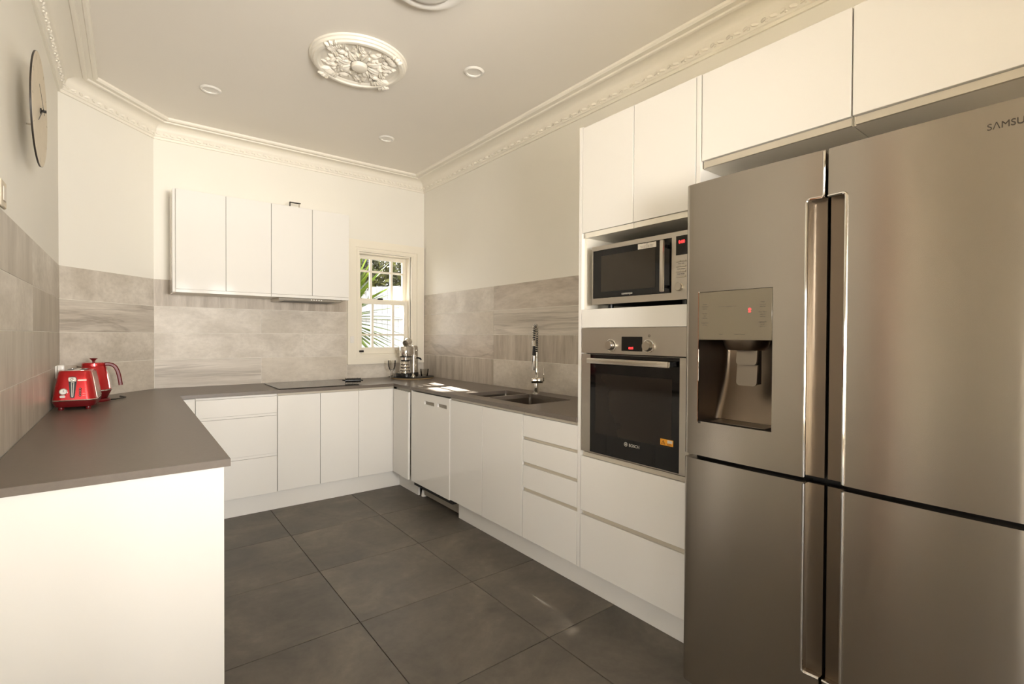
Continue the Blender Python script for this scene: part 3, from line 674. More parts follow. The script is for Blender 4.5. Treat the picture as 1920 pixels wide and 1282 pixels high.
t = thing('oven', 'built-in stainless steel oven with black glass door in the tower', 'oven', (F + 0.2, 1.4, 0.727))
obj('body', B().box(F + 0.022, F + 0.52, 1.112, 1.684, 0.728, 1.33), 'darkgrey', t)
fp = obj('control_fascia', B().prism([(1.1065, 1.2105), (1.697, 1.2105), (1.697, 1.3305), (1.1065, 1.3305)], 'x', F - 0.004, F + 0.021), 'steel', t)
dsp = obj('display', B().box(F - 0.0055, F - 0.0042, 1.335, 1.449, 1.226, 1.290, 0.0004), 'blackglass', t)
text('digits', '00:01', 0.0145, 'redled', dsp, (F - 0.0058, 1.409, 1.2345), sx=0.85)
for yc in (1.508, 1.300):
    kb = obj('knob', B().lathe([(0.0265, 0), (0.0265, 0.003), (0.0215, 0.004), (0.0205, 0.024), (0.019, 0.026), (0, 0.026)], n=28, mat=Matrix.Translation((F - 0.0042, yc, 1.250)) @ Matrix.Rotation(-PI / 2, 4, 'Y')), 'satin', t)
    obj('collar', B().lathe([(0.0265, 0), (0.029, 0.001), (0.029, 0.006), (0.0265, 0.007)], n=28, mat=Matrix.Translation((F - 0.0042, yc, 1.250)) @ Matrix.Rotation(-PI / 2, 4, 'Y')), 'chrome', kb)
obj('icon', B().lathe([(0.0035, 0), (0.0035, 0.0004), (0.0055, 0.0004), (0.0055, 0)], n=16, mat=Matrix.Translation((F - 0.0042, 1.300, 1.294)) @ Matrix.Rotation(-PI / 2, 4, 'Y')), 'greytext', t)
od = obj('door', B().prism([(1.1065, 0.729), (1.697, 0.729), (1.697, 1.2055), (1.1065, 1.2055)], 'x', F - 0.004, F + 0.0205, [[(1.150, 0.733), (1.640, 0.733), (1.640, 1.2045), (1.150, 1.2045)]]), 'steel', t)
obj('glass', B().box(F - 0.0046, F + 0.012, 1.1505, 1.6395, 0.7335, 1.204, 0.0006), 'blackglass', od)
obj('inner_window', B().box(F - 0.0052, F - 0.0047, 1.185, 1.605, 0.83, 1.115), 'ovenglass', od)
hd = obj('handle', B().box(F - 0.055, F - 0.037, 1.172, 1.618, 1.1635, 1.189, 0.003, 2), 'satin', od)
obj('handle_mount', B().box(F - 0.037, F - 0.004, 1.18, 1.20, 1.166, 1.187).box(F - 0.037, F - 0.004, 1.58, 1.60, 1.166, 1.187), 'black', od)
text('lettering', 'BOSCH', 0.0185, 'lighttext', od, (F - 0.0049, 1.4035, 0.7985), sx=0.95)
R_ = Matrix.Translation((F - 0.0047, 1.4205, 0.8055)) @ Matrix.Rotation(-PI / 2, 4, 'Y')
obj('emblem', B().lathe([(0.0078, 0), (0.0078, 0.0004), (0.0094, 0.0004), (0.0094, 0)], n=24, mat=R_).box(-0.0045, 0.0045, -0.0042, -0.0024, 0, 0.0004, mat=R_).box(-0.0045, 0.0045, 0.0024, 0.0042, 0, 0.0004, mat=R_).box(-0.0012, 0.0012, -0.0024, 0.0024, 0, 0.0004, mat=R_), 'lighttext', od)
st = obj('warning_sticker', B().box(F - 0.0055, F - 0.0048, 1.1765, 1.2385, 0.8375, 0.8635), 'orange', od)
st['label'] = 'orange warning sticker'
xs = F - 0.0056
b = B()
b.prism([(1.2345, 0.8415), (1.2135, 0.8415), (1.224, 0.8590)], 'x', xs - 0.0003, xs, [[(1.2312, 0.8434), (1.2168, 0.8434), (1.224, 0.8554)]])
b.prism([(1.2252, 0.8450), (1.2228, 0.8450), (1.2224, 0.8525), (1.2256, 0.8525)], 'x', xs - 0.0003, xs)
b.box(xs - 0.0003, xs, 1.182, 1.205, 0.8405, 0.8425).box(xs - 0.0003, xs, 1.186, 1.207, 0.8443, 0.8463)
obj('warning_print', b, 'orangedark', od)
obj('warning_picture', B().box(xs - 0.0002, xs, 1.180, 1.204, 0.8485, 0.8605).box(xs - 0.0006, xs - 0.0002, 1.190, 1.199, 0.8515, 0.8565), 'labelwhite', od)

t = thing('microwave', 'stainless steel microwave oven with black door in the tower niche', 'microwave', (F + 0.2, 1.37, 1.4235))
obj('body', B().box(F + 0.022, F + 0.40, 1.112, 1.632, 1.446, 1.719, 0.004), 'darkgrey', t)
obj('front_frame', B().prism([(1.112, 1.443), (1.638, 1.443), (1.638, 1.7205), (1.112, 1.7205)], 'x', F + 0.0, F + 0.0215, [[(1.1955, 1.472), (1.6305, 1.472), (1.6305, 1.700), (1.1955, 1.700)]]), 'steel', t)
md = obj('door', B().box(F + 0.0015, F + 0.02, 1.196, 1.630, 1.4725, 1.6995, 0.001), 'blackglass', t)
obj('window', B().box(F + 0.0008, F + 0.0014, 1.276, 1.580, 1.5015, 1.671), 'mwglass', md)
obj('handle', B().box(F - 0.040, F - 0.026, 1.210, 1.227, 1.476, 1.690, 0.004, 2), 'satin', md)
obj('handle_mount', B().box(F - 0.026, F + 0.001, 1.213, 1.224, 1.493, 1.505).box(F - 0.026, F + 0.001, 1.213, 1.224, 1.66, 1.672), 'black', md)
text('lettering', 'contempo', 0.0155, 'lighttext', md, (F + 0.0011, 1.4565, 1.4815), sx=0.95)
lb = obj('paper_label', B().box(F + 0.0002, F + 0.0010, 1.272, 1.367, 1.6735, 1.6965), 'labelwhite', md)
for k, s_ in enumerate(('USE', 'Do not operate while empty or', 'without the turntable in place.')): text('lettering', s_, 0.0062, 'greytext', md, (F + 0.0001, 1.3195, 1.6895 - 0.0062 * k), align='CENTER', sx=0.85, depth=0.0001)
ds = obj('display', B().box(F - 0.0012, F - 0.0002, 1.120, 1.1745, 1.6235, 1.7015), 'blackglass', t)
text('digits', '0:00', 0.0185, 'redled', ds, (F - 0.0015, 1.1625, 1.6705), sx=0.9)
for k, z in enumerate((1.599, 1.578, 1.557, 1.536)):
    if k < 3:
        obj('button', B().box(F - 0.003, F - 0.0002, 1.1535, 1.1735, z - 0.0035, z + 0.0035, 0.001), 'satin', t); obj('button', B().box(F - 0.003, F - 0.0002, 1.1285, 1.1500, z - 0.0035, z + 0.0035, 0.001), 'satin', t)
        text('lettering', ('Micro  Grill', 'Combi  Defrost', 'Clock  Weight')[k], 0.0062, 'greytext', t, (F - 0.0004, 1.151, z - 0.0125), align='CENTER', sx=0.9, depth=0.0001)
    else: obj('button', B().box(F - 0.003, F - 0.0002, 1.1285, 1.1735, z - 0.0035, z + 0.0035, 0.001), 'satin', t)
obj('knob', B().lathe([(0.0175, 0), (0.0170, 0.010), (0.015, 0.012), (0, 0.012)], n=24, mat=Matrix.Translation((F - 0.0002, 1.1585, 1.4945)) @ Matrix.Rotation(-PI / 2, 4, 'Y')), 'satin', t)
for y in (1.16, 1.56):
    for x in (F + 0.05, F + 0.35): obj('foot', B().cyl((x, y, 1.4232), (x, y, 1.446), 0.014, n=10), 'black', t)

# cabinets over the fridge
for (y0, y1, lb) in ((0.5610, 1.0655, 'white gloss overhead cabinet above the left fridge doors'), (0.0560, 0.5585, 'white gloss overhead cabinet above the right fridge doors, cut by the picture edge')):
    t = thing('overhead_cabinet', lb, 'cabinet', (2.07, (y0 + y1) / 2, 1.95), group='cabinets above the fridge')
    obj('body', B().box(F + 0.019, XR - 0.006, y0, y1, 1.950, 2.312), 'carcass', t)
    door('door', t, 'x', y0 + 0.001, y1 - 0.001, 1.977, 2.314, F)
    obj('finger_rail', B().box(F + 0.008, F + 0.0188, y0 + 0.001, y1 - 0.008, 1.950, 1.9735), 'rail', t)

# ------------------------------------------------------------------ refrigerator
def fridge():
    t = thing('refrigerator', 'large four-door stainless steel refrigerator with water dispenser', 'refrigerator', (1.97, 0.565, 0.0))
    XF, XB = 1.585, 1.662
    DISP = (0.709, 0.963, 0.993, 1.448)
    def skin(ys, zs, skip, xf, back):
        b = B(); V = [[b.bm.verts.new((xf(y), y, z)) for z in zs] for y in ys]
        for i in range(len(ys) - 1):
            for j in range(len(zs) - 1):
                if not skip((ys[i] + ys[i + 1]) / 2, (zs[j] + zs[j + 1]) / 2): b.bm.faces.new((V[i][j], V[i + 1][j], V[i + 1][j + 1], V[i][j + 1]))
        bmesh.ops.delete(b.bm, geom=[v for v in b.bm.verts if not v.link_faces], context='VERTS')
        be = [e for e in b.bm.edges if len(e.link_faces) == 1]
        r = bmesh.ops.extrude_edge_only(b.bm, edges=be)
        for v in r['geom']:
            if isinstance(v, bmesh.types.BMVert): v.co.x = back
        return b
    def bulge(yo, yi):
        s_ = 1 if yo > yi else -1; c_ = (yo + yi) / 2; h_ = abs(yo - yi) / 2
        def f(y):
            x = XF + 0.006 * ((y - c_) / h_) ** 2; k = (s_ * (y - yo) + 0.018) / 0.018
            return x + (0.012 * k * k if k > 0 else 0)
        return f
    YL, YR, G0, G1 = 1.020, 0.113, 0.5600, 0.5690
    body = B()
    hole = rrect((DISP[0] + DISP[1]) / 2, (1.28 + 0.96) / 2, 0.27, 0.36, 0.005, 1)
    body.prism([(0.118, 0.03), (1.012, 0.03), (1.012, 1.805), (0.118, 1.805)], 'x', XB + 0.012, 2.33, [[(0.70, 0.96), (0.972, 0.96), (0.972, 1.30), (0.70, 1.30)]])
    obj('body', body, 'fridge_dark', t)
    obj('gasket', B().prism([(0.122, 0.05), (1.008, 0.05), (1.008, 1.80), (0.122, 1.80)], 'x', XB - 0.002, XB + 0.011, [[(0.70, 0.96), (0.972, 0.96), (0.972, 1.30), (0.70, 1.30)]]), 'darkgrey', t)
    obj('foot', B().cyl((1.75, 0.95, 0.0), (1.75, 0.95, 0.031), 0.02).cyl((1.75, 0.18, 0.0), (1.75, 0.18, 0.031), 0.02).cyl((2.25, 0.95, 0.0), (2.25, 0.95, 0.031), 0.02).cyl((2.25, 0.18, 0.0), (2.25, 0.18, 0.031), 0.02), 'black', t)
    yl = [G1, 0.615, 0.66, DISP[0], 0.77, 0.84, 0.90, DISP[1], 0.985, YL - 0.018, YL - 0.012, YL - 0.007, YL - 0.003, YL]
    yr = [YR, YR + 0.003, YR + 0.007, YR + 0.012, YR + 0.018, 0.17, 0.22, 0.28, 0.34, 0.40, 0.46, 0.513, G0]
    Z1, Z0, ZT, ZB, RT, RB = 0.872, 0.857, 1.835, 0.045, 1.699, 0.290
    fl_, fr_ = bulge(YL, G1), bulge(YR, G0)
    ind = lambda y, z: DISP[0] < y < DISP[1] and DISP[2] < z < DISP[3]
    d1 = obj('door', skin(yl, [Z1, DISP[2], 1.28, DISP[3], RT, ZT], lambda y, z: ind(y, z) or (y < 0.615 and z < RT), fl_, XB - 0.003), 'fridge', t)
    d2 = obj('door', skin(yr, [Z1, 1.2, RT, ZT], lambda y, z: y > 0.513 and z < RT, fr_, XB - 0.003), 'fridge', t)
    d3 = obj('door', skin(yl, [ZB, RB, Z0], lambda y, z: y < 0.615 and z > RB, fl_, XB - 0.003), 'fridge', t)
    d4 = obj('door', skin(yr, [ZB, RB, Z0], lambda y, z: y > 0.513 and z > RB, fr_, XB - 0.003), 'fridge', t)
    def arc(y0, z0, y1, z1, x, cy, cz):   # small rounded corner
        return [(x, cy + (y0 - cy) * math.cos(a) + (y1 - cy) * math.sin(a), cz + (z0 - cz) * math.cos(a) + (z1 - cz) * math.sin(a)) for a in [PI / 2 * k / 5 for k in range(6)]]
    for dr, yo, yi, z0, z1, ext, f in ((d1, 0.615, G1, Z1 + 0.003, RT, ZT - 0.004, fl_), (d2, 0.513, G0, Z1 + 0.003, RT, None, fr_), (d3, 0.615, G1, Z0 - 0.003, RB, None, fl_), (d4, 0.513, G0, Z0 - 0.003, RB, None, fr_)):
        x = f(yo) - 0.001; s_ = 1 if yi > yo else -1; v = 1 if z1 > z0 else -1; r = 0.010
        pts = [(x, yo, z0)] + arc(yo, z1 - v * r, yo + s_ * r, z1, x, yo + s_ * r, z1 - v * r)
        pts += [(f(yi), yi + (-0.006 * s_ if ext else 0), z1)]
        if ext: pts += [(f(yi) - 0.0005, yi + 0.002, z1 + 0.006), (f(yi) - 0.0005, yi + 0.002, ext)]
        obj('handle_trim', B().tube(pts, 0.0045, 8), 'chrome', dr)
        ya, yb = sorted((yo - s_ * 0.0006, yi)); za, zb = sorted((z0, z1))
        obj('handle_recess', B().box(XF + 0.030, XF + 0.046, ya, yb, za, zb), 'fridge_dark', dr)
        obj('recess_edge', B().box(x + 0.003, XF + 0.046, yo - 0.002 if s_ < 0 else yo - 0.001, yo + 0.001 if s_ < 0 else yo + 0.002, za, zb), 'chrome', dr)
    # dispenser
    y0, y1 = DISP[0], DISP[1]
    pn = obj('control_panel', B().box(XF - 0.0008, XF + 0.010, y0 + 0.0015, y1 - 0.0025, 1.281, DISP[3] - 0.0015, 0.001), 'panelgrey', d1)
    prof = lambda z: 1.709 + (1.778 - 1.709) * math.sin(min(1.0, max(0.0, (z - 0.993) / 0.25)) * PI / 2)
    cb = B(); rows = []
    for z in [0.993 + (1.2805 - 0.993) * k / 14 for k in range(15)]:
        xb = prof(z); L = [(1.592, y1 - 0.0005)] + [(xb - 0.022 + 0.022 * math.sin(a), y1 - 0.022 + 0.0215 * math.cos(a)) for a in [PI / 2 * k / 6 for k in range(7)]] + [(xb, y0 + 0.001), (1.592, y0 + 0.0005)]
        rows.append([cb.bm.verts.new((p[0], p[1], z)) for p in L])
    for A, D in zip(rows, rows[1:]):
        for k in range(len(A) - 1): cb.bm.faces.new((A[k], A[k + 1], D[k + 1], D[k]))
    cb.bm.faces.new(rows[-1])
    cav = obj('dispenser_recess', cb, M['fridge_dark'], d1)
    obj('recess_trim', B().tube([(XF + 0.0005, y1 - 0.0005, 0.991), (XF + 0.0005, y1 - 0.0005, 1.449)], 0.0022, 6), 'chrome', d1)
    obj('drip_tray', B().prism([(y0 + 0.001, 1.588), (y1 - 0.001, 1.588), (y1 - 0.012, 1.708), (y0 + 0.001, 1.708)], 'z', 0.986, 0.9935, mat=Matrix(((0, 1, 0, 0), (1, 0, 0, 0), (0, 0, 1, 0), (0, 0, 0, 1)))), 'dark', d1)
    obj('drip_grille', B().box(1.61, 1.69, 0.74, 0.93, 0.9936, 0.9955, 0.001), 'satin', d1)
    obj('nozzle_housing', B().lathe([(0.060, 1.246), (0.070, 1.258), (0.076, 1.2805), (0, 1.2805)], (1.690, 0.842), 24).lathe([(0.060, 1.246), (0, 1.246)], (1.690, 0.842), 24), 'fridge_dark', d1)
    def paddle(yc, wd_, zt_, zb_, x_t, x_b):
        L = []
        for x_off in (0, 0.010):
            lp = [(yc - wd_ / 2, zt_), (yc + wd_ / 2, zt_)] + [(yc + wd_ / 2 - 0.012 + 0.012 * math.cos(a), zb_ + 0.012 - 0.012 * math.sin(a)) for a in [PI / 2 * k / 4 for k in range(5)]] + [(yc - wd_ / 2 + 0.012 - 0.012 * math.sin(a), zb_ + 0.012 - 0.012 * math.cos(a)) for a in [PI / 2 * k / 4 for k in range(5)]]
            L.append([(x_t + (x_b - x_t) * (zt_ - z) / (zt_ - zb_) + x_off, y, z) for y, z in lp])
        return B().loft(L)
    obj('paddle_bracket', B().prism([(1.655, 1.246), (1.70, 1.246), (1.70, 1.13), (1.672, 1.13)], 'y', 0.795, 0.835), 'black', d1)
    obj('dispenser_paddle', paddle(0.823, 0.070, 1.245, 1.196, 1.655, 1.648), 'sink', d1); obj('dispenser_paddle', paddle(0.825, 0.070, 1.196, 1.125, 1.662, 1.655), 'sink', d1)
    xt = XF - 0.0010
    def lab(lines, y, z, sz=0.0055):
        for k, s_ in enumerate(lines): text('lettering', s_, sz * (1.0 if k == 0 else 0.8), 'greytext', d1, (xt, y, z - 0.0075 * k), align='CENTER', sx=0.9, depth=0.0001)
    lab(('Freezer', 'Power Freeze', 'Hold 3 sec'), 0.937, 1.402); lab(('Ice Type', 'Cubed', 'Hold 3 sec'), 0.937, 1.370); lab(('Energy Saver', 'Filter Reset', ''), 0.937, 1.338)
    lab(('Fridge', 'Power Cool', 'Hold 3 sec'), 0.739, 1.402); lab(('Door Alarm', 'Child Lock', 'Hold 3 sec'), 0.739, 1.370); lab(('Lighting Off', 'Ice Off', 'Hold 3 sec'), 0.739, 1.338)
    lab(('Water', ''), 0.878, 1.298); lab(('Cubed / Crushed', ''), 0.813, 1.298); lab(('Temperature',), 0.850, 1.392, 0.0045)
    obj('rule', B().box(xt - 0.0001, xt + 0.0001, 0.823, 0.838, 1.3935, 1.3942).box(xt - 0.0001, xt + 0.0001, 0.862, 0.888, 1.3935, 1.3942), 'greytext', d1)
    R_ = Matrix.Translation((xt, 0.7805, 1.381)) @ Matrix.Rotation(-PI / 2, 4, 'Y')
    obj('filter_light', B().lathe([(0, 0.0003), (0.0045, 0.0003), (0.0045, 0)], n=16, mat=R_).box(-0.0092, -0.0065, -0.0042, 0.0042, 0, 0.0003, mat=R_), 'redled', d1)
    text('brand_lettering', 'S\u039bMSUNG', 0.0215, 'badge', d2, (fr_(0.2) - 0.0006, 0.2285, 1.7765), sx=0.95)
fridge()

# ------------------------------------------------------------------ toaster and kettle
def toaster():
    t = thing('toaster', 'red metallic two-slice toaster with chrome lever on the left worktop', 'toaster', (-0.226, 3.605, TZ), rot=math.radians(-4))
    def sec(w_, l_, r, z): return [(x, y, z) for x, y in rrect(0, 0, w_, l_, r, 6)]
    obj('base', B().loft([sec(0.140, 0.235, 0.03, 0.014), sec(0.160, 0.255, 0.035, 0.018), sec(0.176, 0.272, 0.04, 0.036), sec(0.181, 0.278, 0.042, 0.050)]), 'darkred', t)
    obj('band', B().loft([sec(0.184, 0.281, 0.043, 0.0502), sec(0.186, 0.283, 0.043, 0.053), sec(0.184, 0.281, 0.043, 0.056)]), 'chrome', t)
    obj('body', B().loft([sec(0.181, 0.278, 0.042, 0.0562), sec(0.166, 0.262, 0.04, 0.11), sec(0.148, 0.243, 0.036, 0.165), sec(0.136, 0.230, 0.032, 0.200), sec(0.130, 0.224, 0.030, 0.206), sec(0.122, 0.216, 0.028, 0.208)]), 'red', t)
    obj('top_plate', B().prism([p for p in rrect(0, 0, 0.116, 0.21, 0.026, 4)], 'z', 0.2075, 0.2095, [rrect(-0.028, 0, 0.03, 0.16, 0.008, 2), rrect(0.028, 0, 0.03, 0.16, 0.008, 2)]), 'chrome', t)
    obj('slot', B().box(-0.043, -0.013, -0.08, 0.08, 0.2082, 0.2086).box(0.013, 0.043, -0.08, 0.08, 0.2082, 0.2086), 'black', t)
    for s_ in (-1, 1):   # steel cheeks on the long sides
        lp = []
        for x_, l_, z in ((0.0912, 0.175, 0.060), (0.0838, 0.165, 0.11), (0.0748, 0.155, 0.165), (0.0690, 0.150, 0.196)): lp.append([(s_ * x_, -l_ / 2, z), (s_ * x_, l_ / 2, z), (s_ * (x_ - 0.012), l_ / 2, z), (s_ * (x_ - 0.012), -l_ / 2, z)])
        obj('side_panel', B().loft(lp), 'sideplate', t)
    for x, y in ((-0.055, -0.1), (0.055, -0.1), (-0.055, 0.1), (0.055, 0.1)): obj('foot', B().lathe([(0, 0), (0.011, 0), (0.013, 0.006), (0.011, 0.016)], (x, y), 12), 'darkred', t)
    up = Vector((0, 0.024, 0.145)).normalized(); nrm = Vector((0, -up.z, up.y)); o = Vector((0, -0.139, 0.0562))
    Fm = Matrix(((1, 0, nrm.x, o.x), (0, up.y, nrm.y, o.y), (0, up.z, nrm.z, o.z), (0, 0, 0, 1)))   # (u across, v up the face, w out)
    def fr_(loop, a, c, mat, name, holes=()): return obj(name, B().prism(loop, 'z', a, c, holes, mat=Fm), mat, t)
    fr_([(-0.020, 0.122), (0.006, 0.122), (0.012, 0.112), (0.011, 0.090), (0.004, 0.012), (-0.004, 0.008), (-0.014, 0.012), (-0.021, 0.090), (-0.023, 0.112)], -0.003, 0.002, 'black', 'lever_slot')
    fr_([(-0.012, 0.094), (0.002, 0.094), (-0.001, 0.016), (-0.005, 0.0125), (-0.009, 0.016)], 0.002, 0.0035, 'chrome', 'lever_rail', [[(-0.0075, 0.090), (-0.0025, 0.090), (-0.004, 0.018), (-0.006, 0.018)]])
    lv = fr_([(-0.019, 0.117), (0.007, 0.117), (0.010, 0.108), (0.008, 0.096), (-0.018, 0.096), (-0.021, 0.108)], 0.002, 0.016, 'satin', 'lever')
    R_ = Fm @ Matrix.Translation((-0.006, 0.106, 0.016)); obj('lever_ring', B().lathe([(0.0035, 0.0), (0.0035, 0.002), (0.0075, 0.002), (0.0075, 0)], n=16, mat=R_), 'chrome', lv)
    R_ = Fm @ Matrix.Translation((-0.041, 0.044, -0.001)); dl = obj('browning_dial', B().lathe([(0.0175, 0), (0.0175, 0.006), (0.015, 0.008), (0.0135, 0.004), (0, 0.004)], n=24, mat=R_), 'chrome', t)
    obj('dial_face', B().lathe([(0.0134, 0.0045), (0, 0.0045)], n=20, mat=R_), 'white', dl); obj('pointer', B().box(-0.001, 0.001, -0.002, 0.008, 0.0046, 0.0054, mat=R_), 'black', dl)
    fr_(rrect(-0.044, 0.0185, 0.021, 0.012, 0.003, 2), -0.002, 0.004, 'chrome', 'button')
    for k in range(4):
        R_ = Fm @ Matrix.Translation((0.026, 0.056 - 0.0115 * k, -0.001)); bt = obj('button', B().lathe([(0.0058, 0), (0.0058, 0.003), (0.004, 0.005), (0, 0.005)], n=14, mat=R_), 'darkred', t)
        obj('pip', B().lathe([(0.002, 0.005), (0.002, 0.0056), (0, 0.0056)], n=8, mat=R_), 'chrome', bt)
        fr_([(0.036, 0.054 - 0.0115 * k), (0.050, 0.054 - 0.0115 * k), (0.050, 0.0553 - 0.0115 * k), (0.036, 0.0553 - 0.0115 * k)], 0.0, 0.0006, 'labelwhite', 'icon')
    pl = fr_(rrect(0.033, 0.1025, 0.036, 0.0075, 0.002, 2), -0.001, 0.0016, 'satin', 'name_plate')
    return t
toaster()
def kettle():
    cx, cy = -0.172, 3.865
    t = thing('kettle', 'red metallic kettle with knobbed lid behind the toaster', 'kettle', (cx, cy, TZ))
    obj('power_base', B().lathe([(0, TZ + 0.0005), (0.078, TZ + 0.0005), (0.080, TZ + 0.010), (0.074, TZ + 0.018), (0, TZ + 0.018)], (cx, cy), 32), 'darkred', t)
    obj('foot_ring', B().lathe([(0.060, TZ + 0.0185), (0.066, TZ + 0.022), (0.084, TZ + 0.066), (0.060, TZ + 0.066)], (cx, cy), 32), 'darkred', t)
    obj('band', B().lathe([(0.083, TZ + 0.066), (0.0875, TZ + 0.0665), (0.0875, TZ + 0.072), (0.083, TZ + 0.0725)], (cx, cy), 40), 'chrome', t)
    obj('body', B().lathe([(0.0, TZ + 0.073), (0.0845, TZ + 0.073), (0.079, TZ + 0.11), (0.070, TZ + 0.165), (0.060, TZ + 0.205), (0.055, TZ + 0.212), (0, TZ + 0.212)], (cx, cy), 40), 'red', t)
    ld = obj('lid', B().lathe([(0.056, TZ + 0.2125), (0.055, TZ + 0.228), (0.050, TZ + 0.233), (0, TZ + 0.235)], (cx, cy), 36), 'red', t)
    obj('knob', B().lathe([(0.006, TZ + 0.2345), (0.006, TZ + 0.242), (0.012, TZ + 0.250), (0.019, TZ + 0.256), (0.018, TZ + 0.259), (0, TZ + 0.260)], (cx, cy), 24), 'darkred', ld)
    hp = [(0.050, 0.222), (0.070, 0.223), (0.088, 0.217), (0.102, 0.203), (0.112, 0.180), (0.119, 0.150), (0.124, 0.118), (0.127, 0.092)]
    A = []
    for k, (r, z) in enumerate(hp):
        a = Vector(hp[max(0, k - 1)]); c = Vector(hp[min(len(hp) - 1, k + 1)]); d = (c - a).normalized(); n_ = Vector((-d.y, d.x)); hw = 0.0105
        A.append([(cx + r + n_.x * s1 * hw, cy + s2 * 0.013, TZ + z + n_.y * s1 * hw) for s1, s2 in ((1, 0.6), (0.5, 1), (-0.5, 1), (-1, 0.6), (-1, -0.6), (-0.5, -1), (0.5, -1), (1, -0.6))])
    obj('handle', B().loft(A), 'darkred', t)
    obj('spout', B().loft([[(cx - 0.050, cy - 0.018, TZ + 0.212), (cx - 0.050, cy + 0.018, TZ + 0.212), (cx - 0.062, cy + 0.012, TZ + 0.17), (cx - 0.062, cy - 0.012, TZ + 0.17)], [(cx - 0.078, cy - 0.008, TZ + 0.218), (cx - 0.078, cy + 0.008, TZ + 0.218), (cx - 0.074, cy + 0.006, TZ + 0.205), (cx - 0.074, cy - 0.006, TZ + 0.205)]]), 'chrome', t)
    G_ = [(0.0602, 0.195), (0.0722, 0.155), (0.0808, 0.105), (0.0846, 0.078)]
    wdw = []
    for r, z in G_: wdw.append([(cx + (r + dr) * math.cos(a), cy + (r + dr) * math.sin(a), TZ + z) for a, dr in ((-0.42, -0.004), (-0.42, 0.002), (-0.12, 0.0035), (0.18, 0.002), (0.18, -0.004))])
    obj('water_gauge', B().loft(wdw), 'chrome', t)
    obj('power_cord', B().tube([(cx + 0.078, cy, TZ + 0.006), (cx + 0.10, cy + 0.01, TZ + 0.005), (cx + 0.125, cy + 0.04, TZ + 0.005), (cx + 0.15, cy + 0.10, TZ + 0.005), (cx + 0.12, cy + 0.18, TZ + 0.005)], 0.0035, 6), 'black', t)
kettle()
t = thing('power_outlet', 'white double power outlet with plug on the left tiles behind the toaster', 'power outlet', (XL, 3.80, 1.02))
obj('plate', B().box(XL + 0.0004, XL + 0.009, 3.745, 3.862, 1.035, 1.108, 0.002), 'white', t); obj('plug', B().box(XL + 0.0092, XL + 0.040, 3.765, 3.805, 1.055, 1.112, 0.006, 2), 'white', t)
t = thing('wall_plate', 'grey-beige wall control plate above the left tiles at the picture edge', 'switch', (XL, 2.30, 1.70))
obj('plate', B().box(XL - TT + 0.0005, XL + 0.008, 2.262, 2.349, 1.705, 1.792, 0.003), 'clockface', t); obj('rocker', B().box(XL + 0.0082, XL + 0.011, 2.285, 2.325, 1.725, 1.772, 0.002), 'labelwhite', t)

# ------------------------------------------------------------------ wall clock
def clock():
    yc, zc, r = 2.640, 2.155, 0.211; xf = -0.272
    t = thing('wall_clock', 'large round stone-coloured wall clock high on the left wall', 'clock', (XL, yc, zc))
    R_ = Matrix.Translation((xf, yc, zc)) @ Matrix.Rotation(PI / 2, 4, 'Y')
    obj('face', B().lathe([(0, -0.006), (r - 0.001, -0.006), (r, -0.005), (r, -0.001), (r - 0.001, 0), (0, 0)], n=64, mat=R_), 'clockface', t)
    obj('rim', B().lathe([(r + 0.0003, -0.0062), (r + 0.001, -0.0058), (r + 0.001, -0.0008), (r + 0.0003, -0.0004)], n=64, mat=R_), 'dark', t)
    obj('wall_pin', B().box(XL - TT + 0.0005, xf - 0.0065, yc + 0.192, yc + 0.198, zc - 0.003, zc + 0.003), 'paint', t)
    obj('hub', B().lathe([(0.011, 0.0004), (0.011, 0.004), (0.005, 0.006), (0.005, 0.018), (0, 0.018)], n=16, mat=R_), 'dark', t)
    def hand(name, ang, L, tail, x, w_):
        d = Vector((0, math.sin(ang), math.cos(ang))); s_ = Vector((0, d.z, -d.y)); a = Vector((x, yc, zc)) - d * tail; c = Vector((x, yc, zc)) + d * L
        lp = [a + s_ * w_, c + s_ * w_ * 0.5, c - s_ * w_ * 0.5, a - s_ * w_]; obj(name, B().loft([lp, [p + Vector((0.001, 0, 0)) for p in lp]]), 'dark', t)
    hand('minute_hand', math.radians(-62), 0.13, 0.02, xf + 0.010, 0.0025); hand('hour_hand', math.radians(-122), 0.135, 0.018, xf + 0.007, 0.0032); hand('second_hand', math.radians(-95), 0.06, 0.03, xf + 0.013, 0.001)
    for k in range(12):
        a = k * PI / 6; p = Matrix.Translation((xf, yc, zc)) @ Matrix.Rotation(a, 4, 'X'); obj('hour_mark', B().box(0.0002, 0.0007, -0.0015, 0.0015, r - 0.030, r - 0.012, mat=p), 'mark', t)
clock()

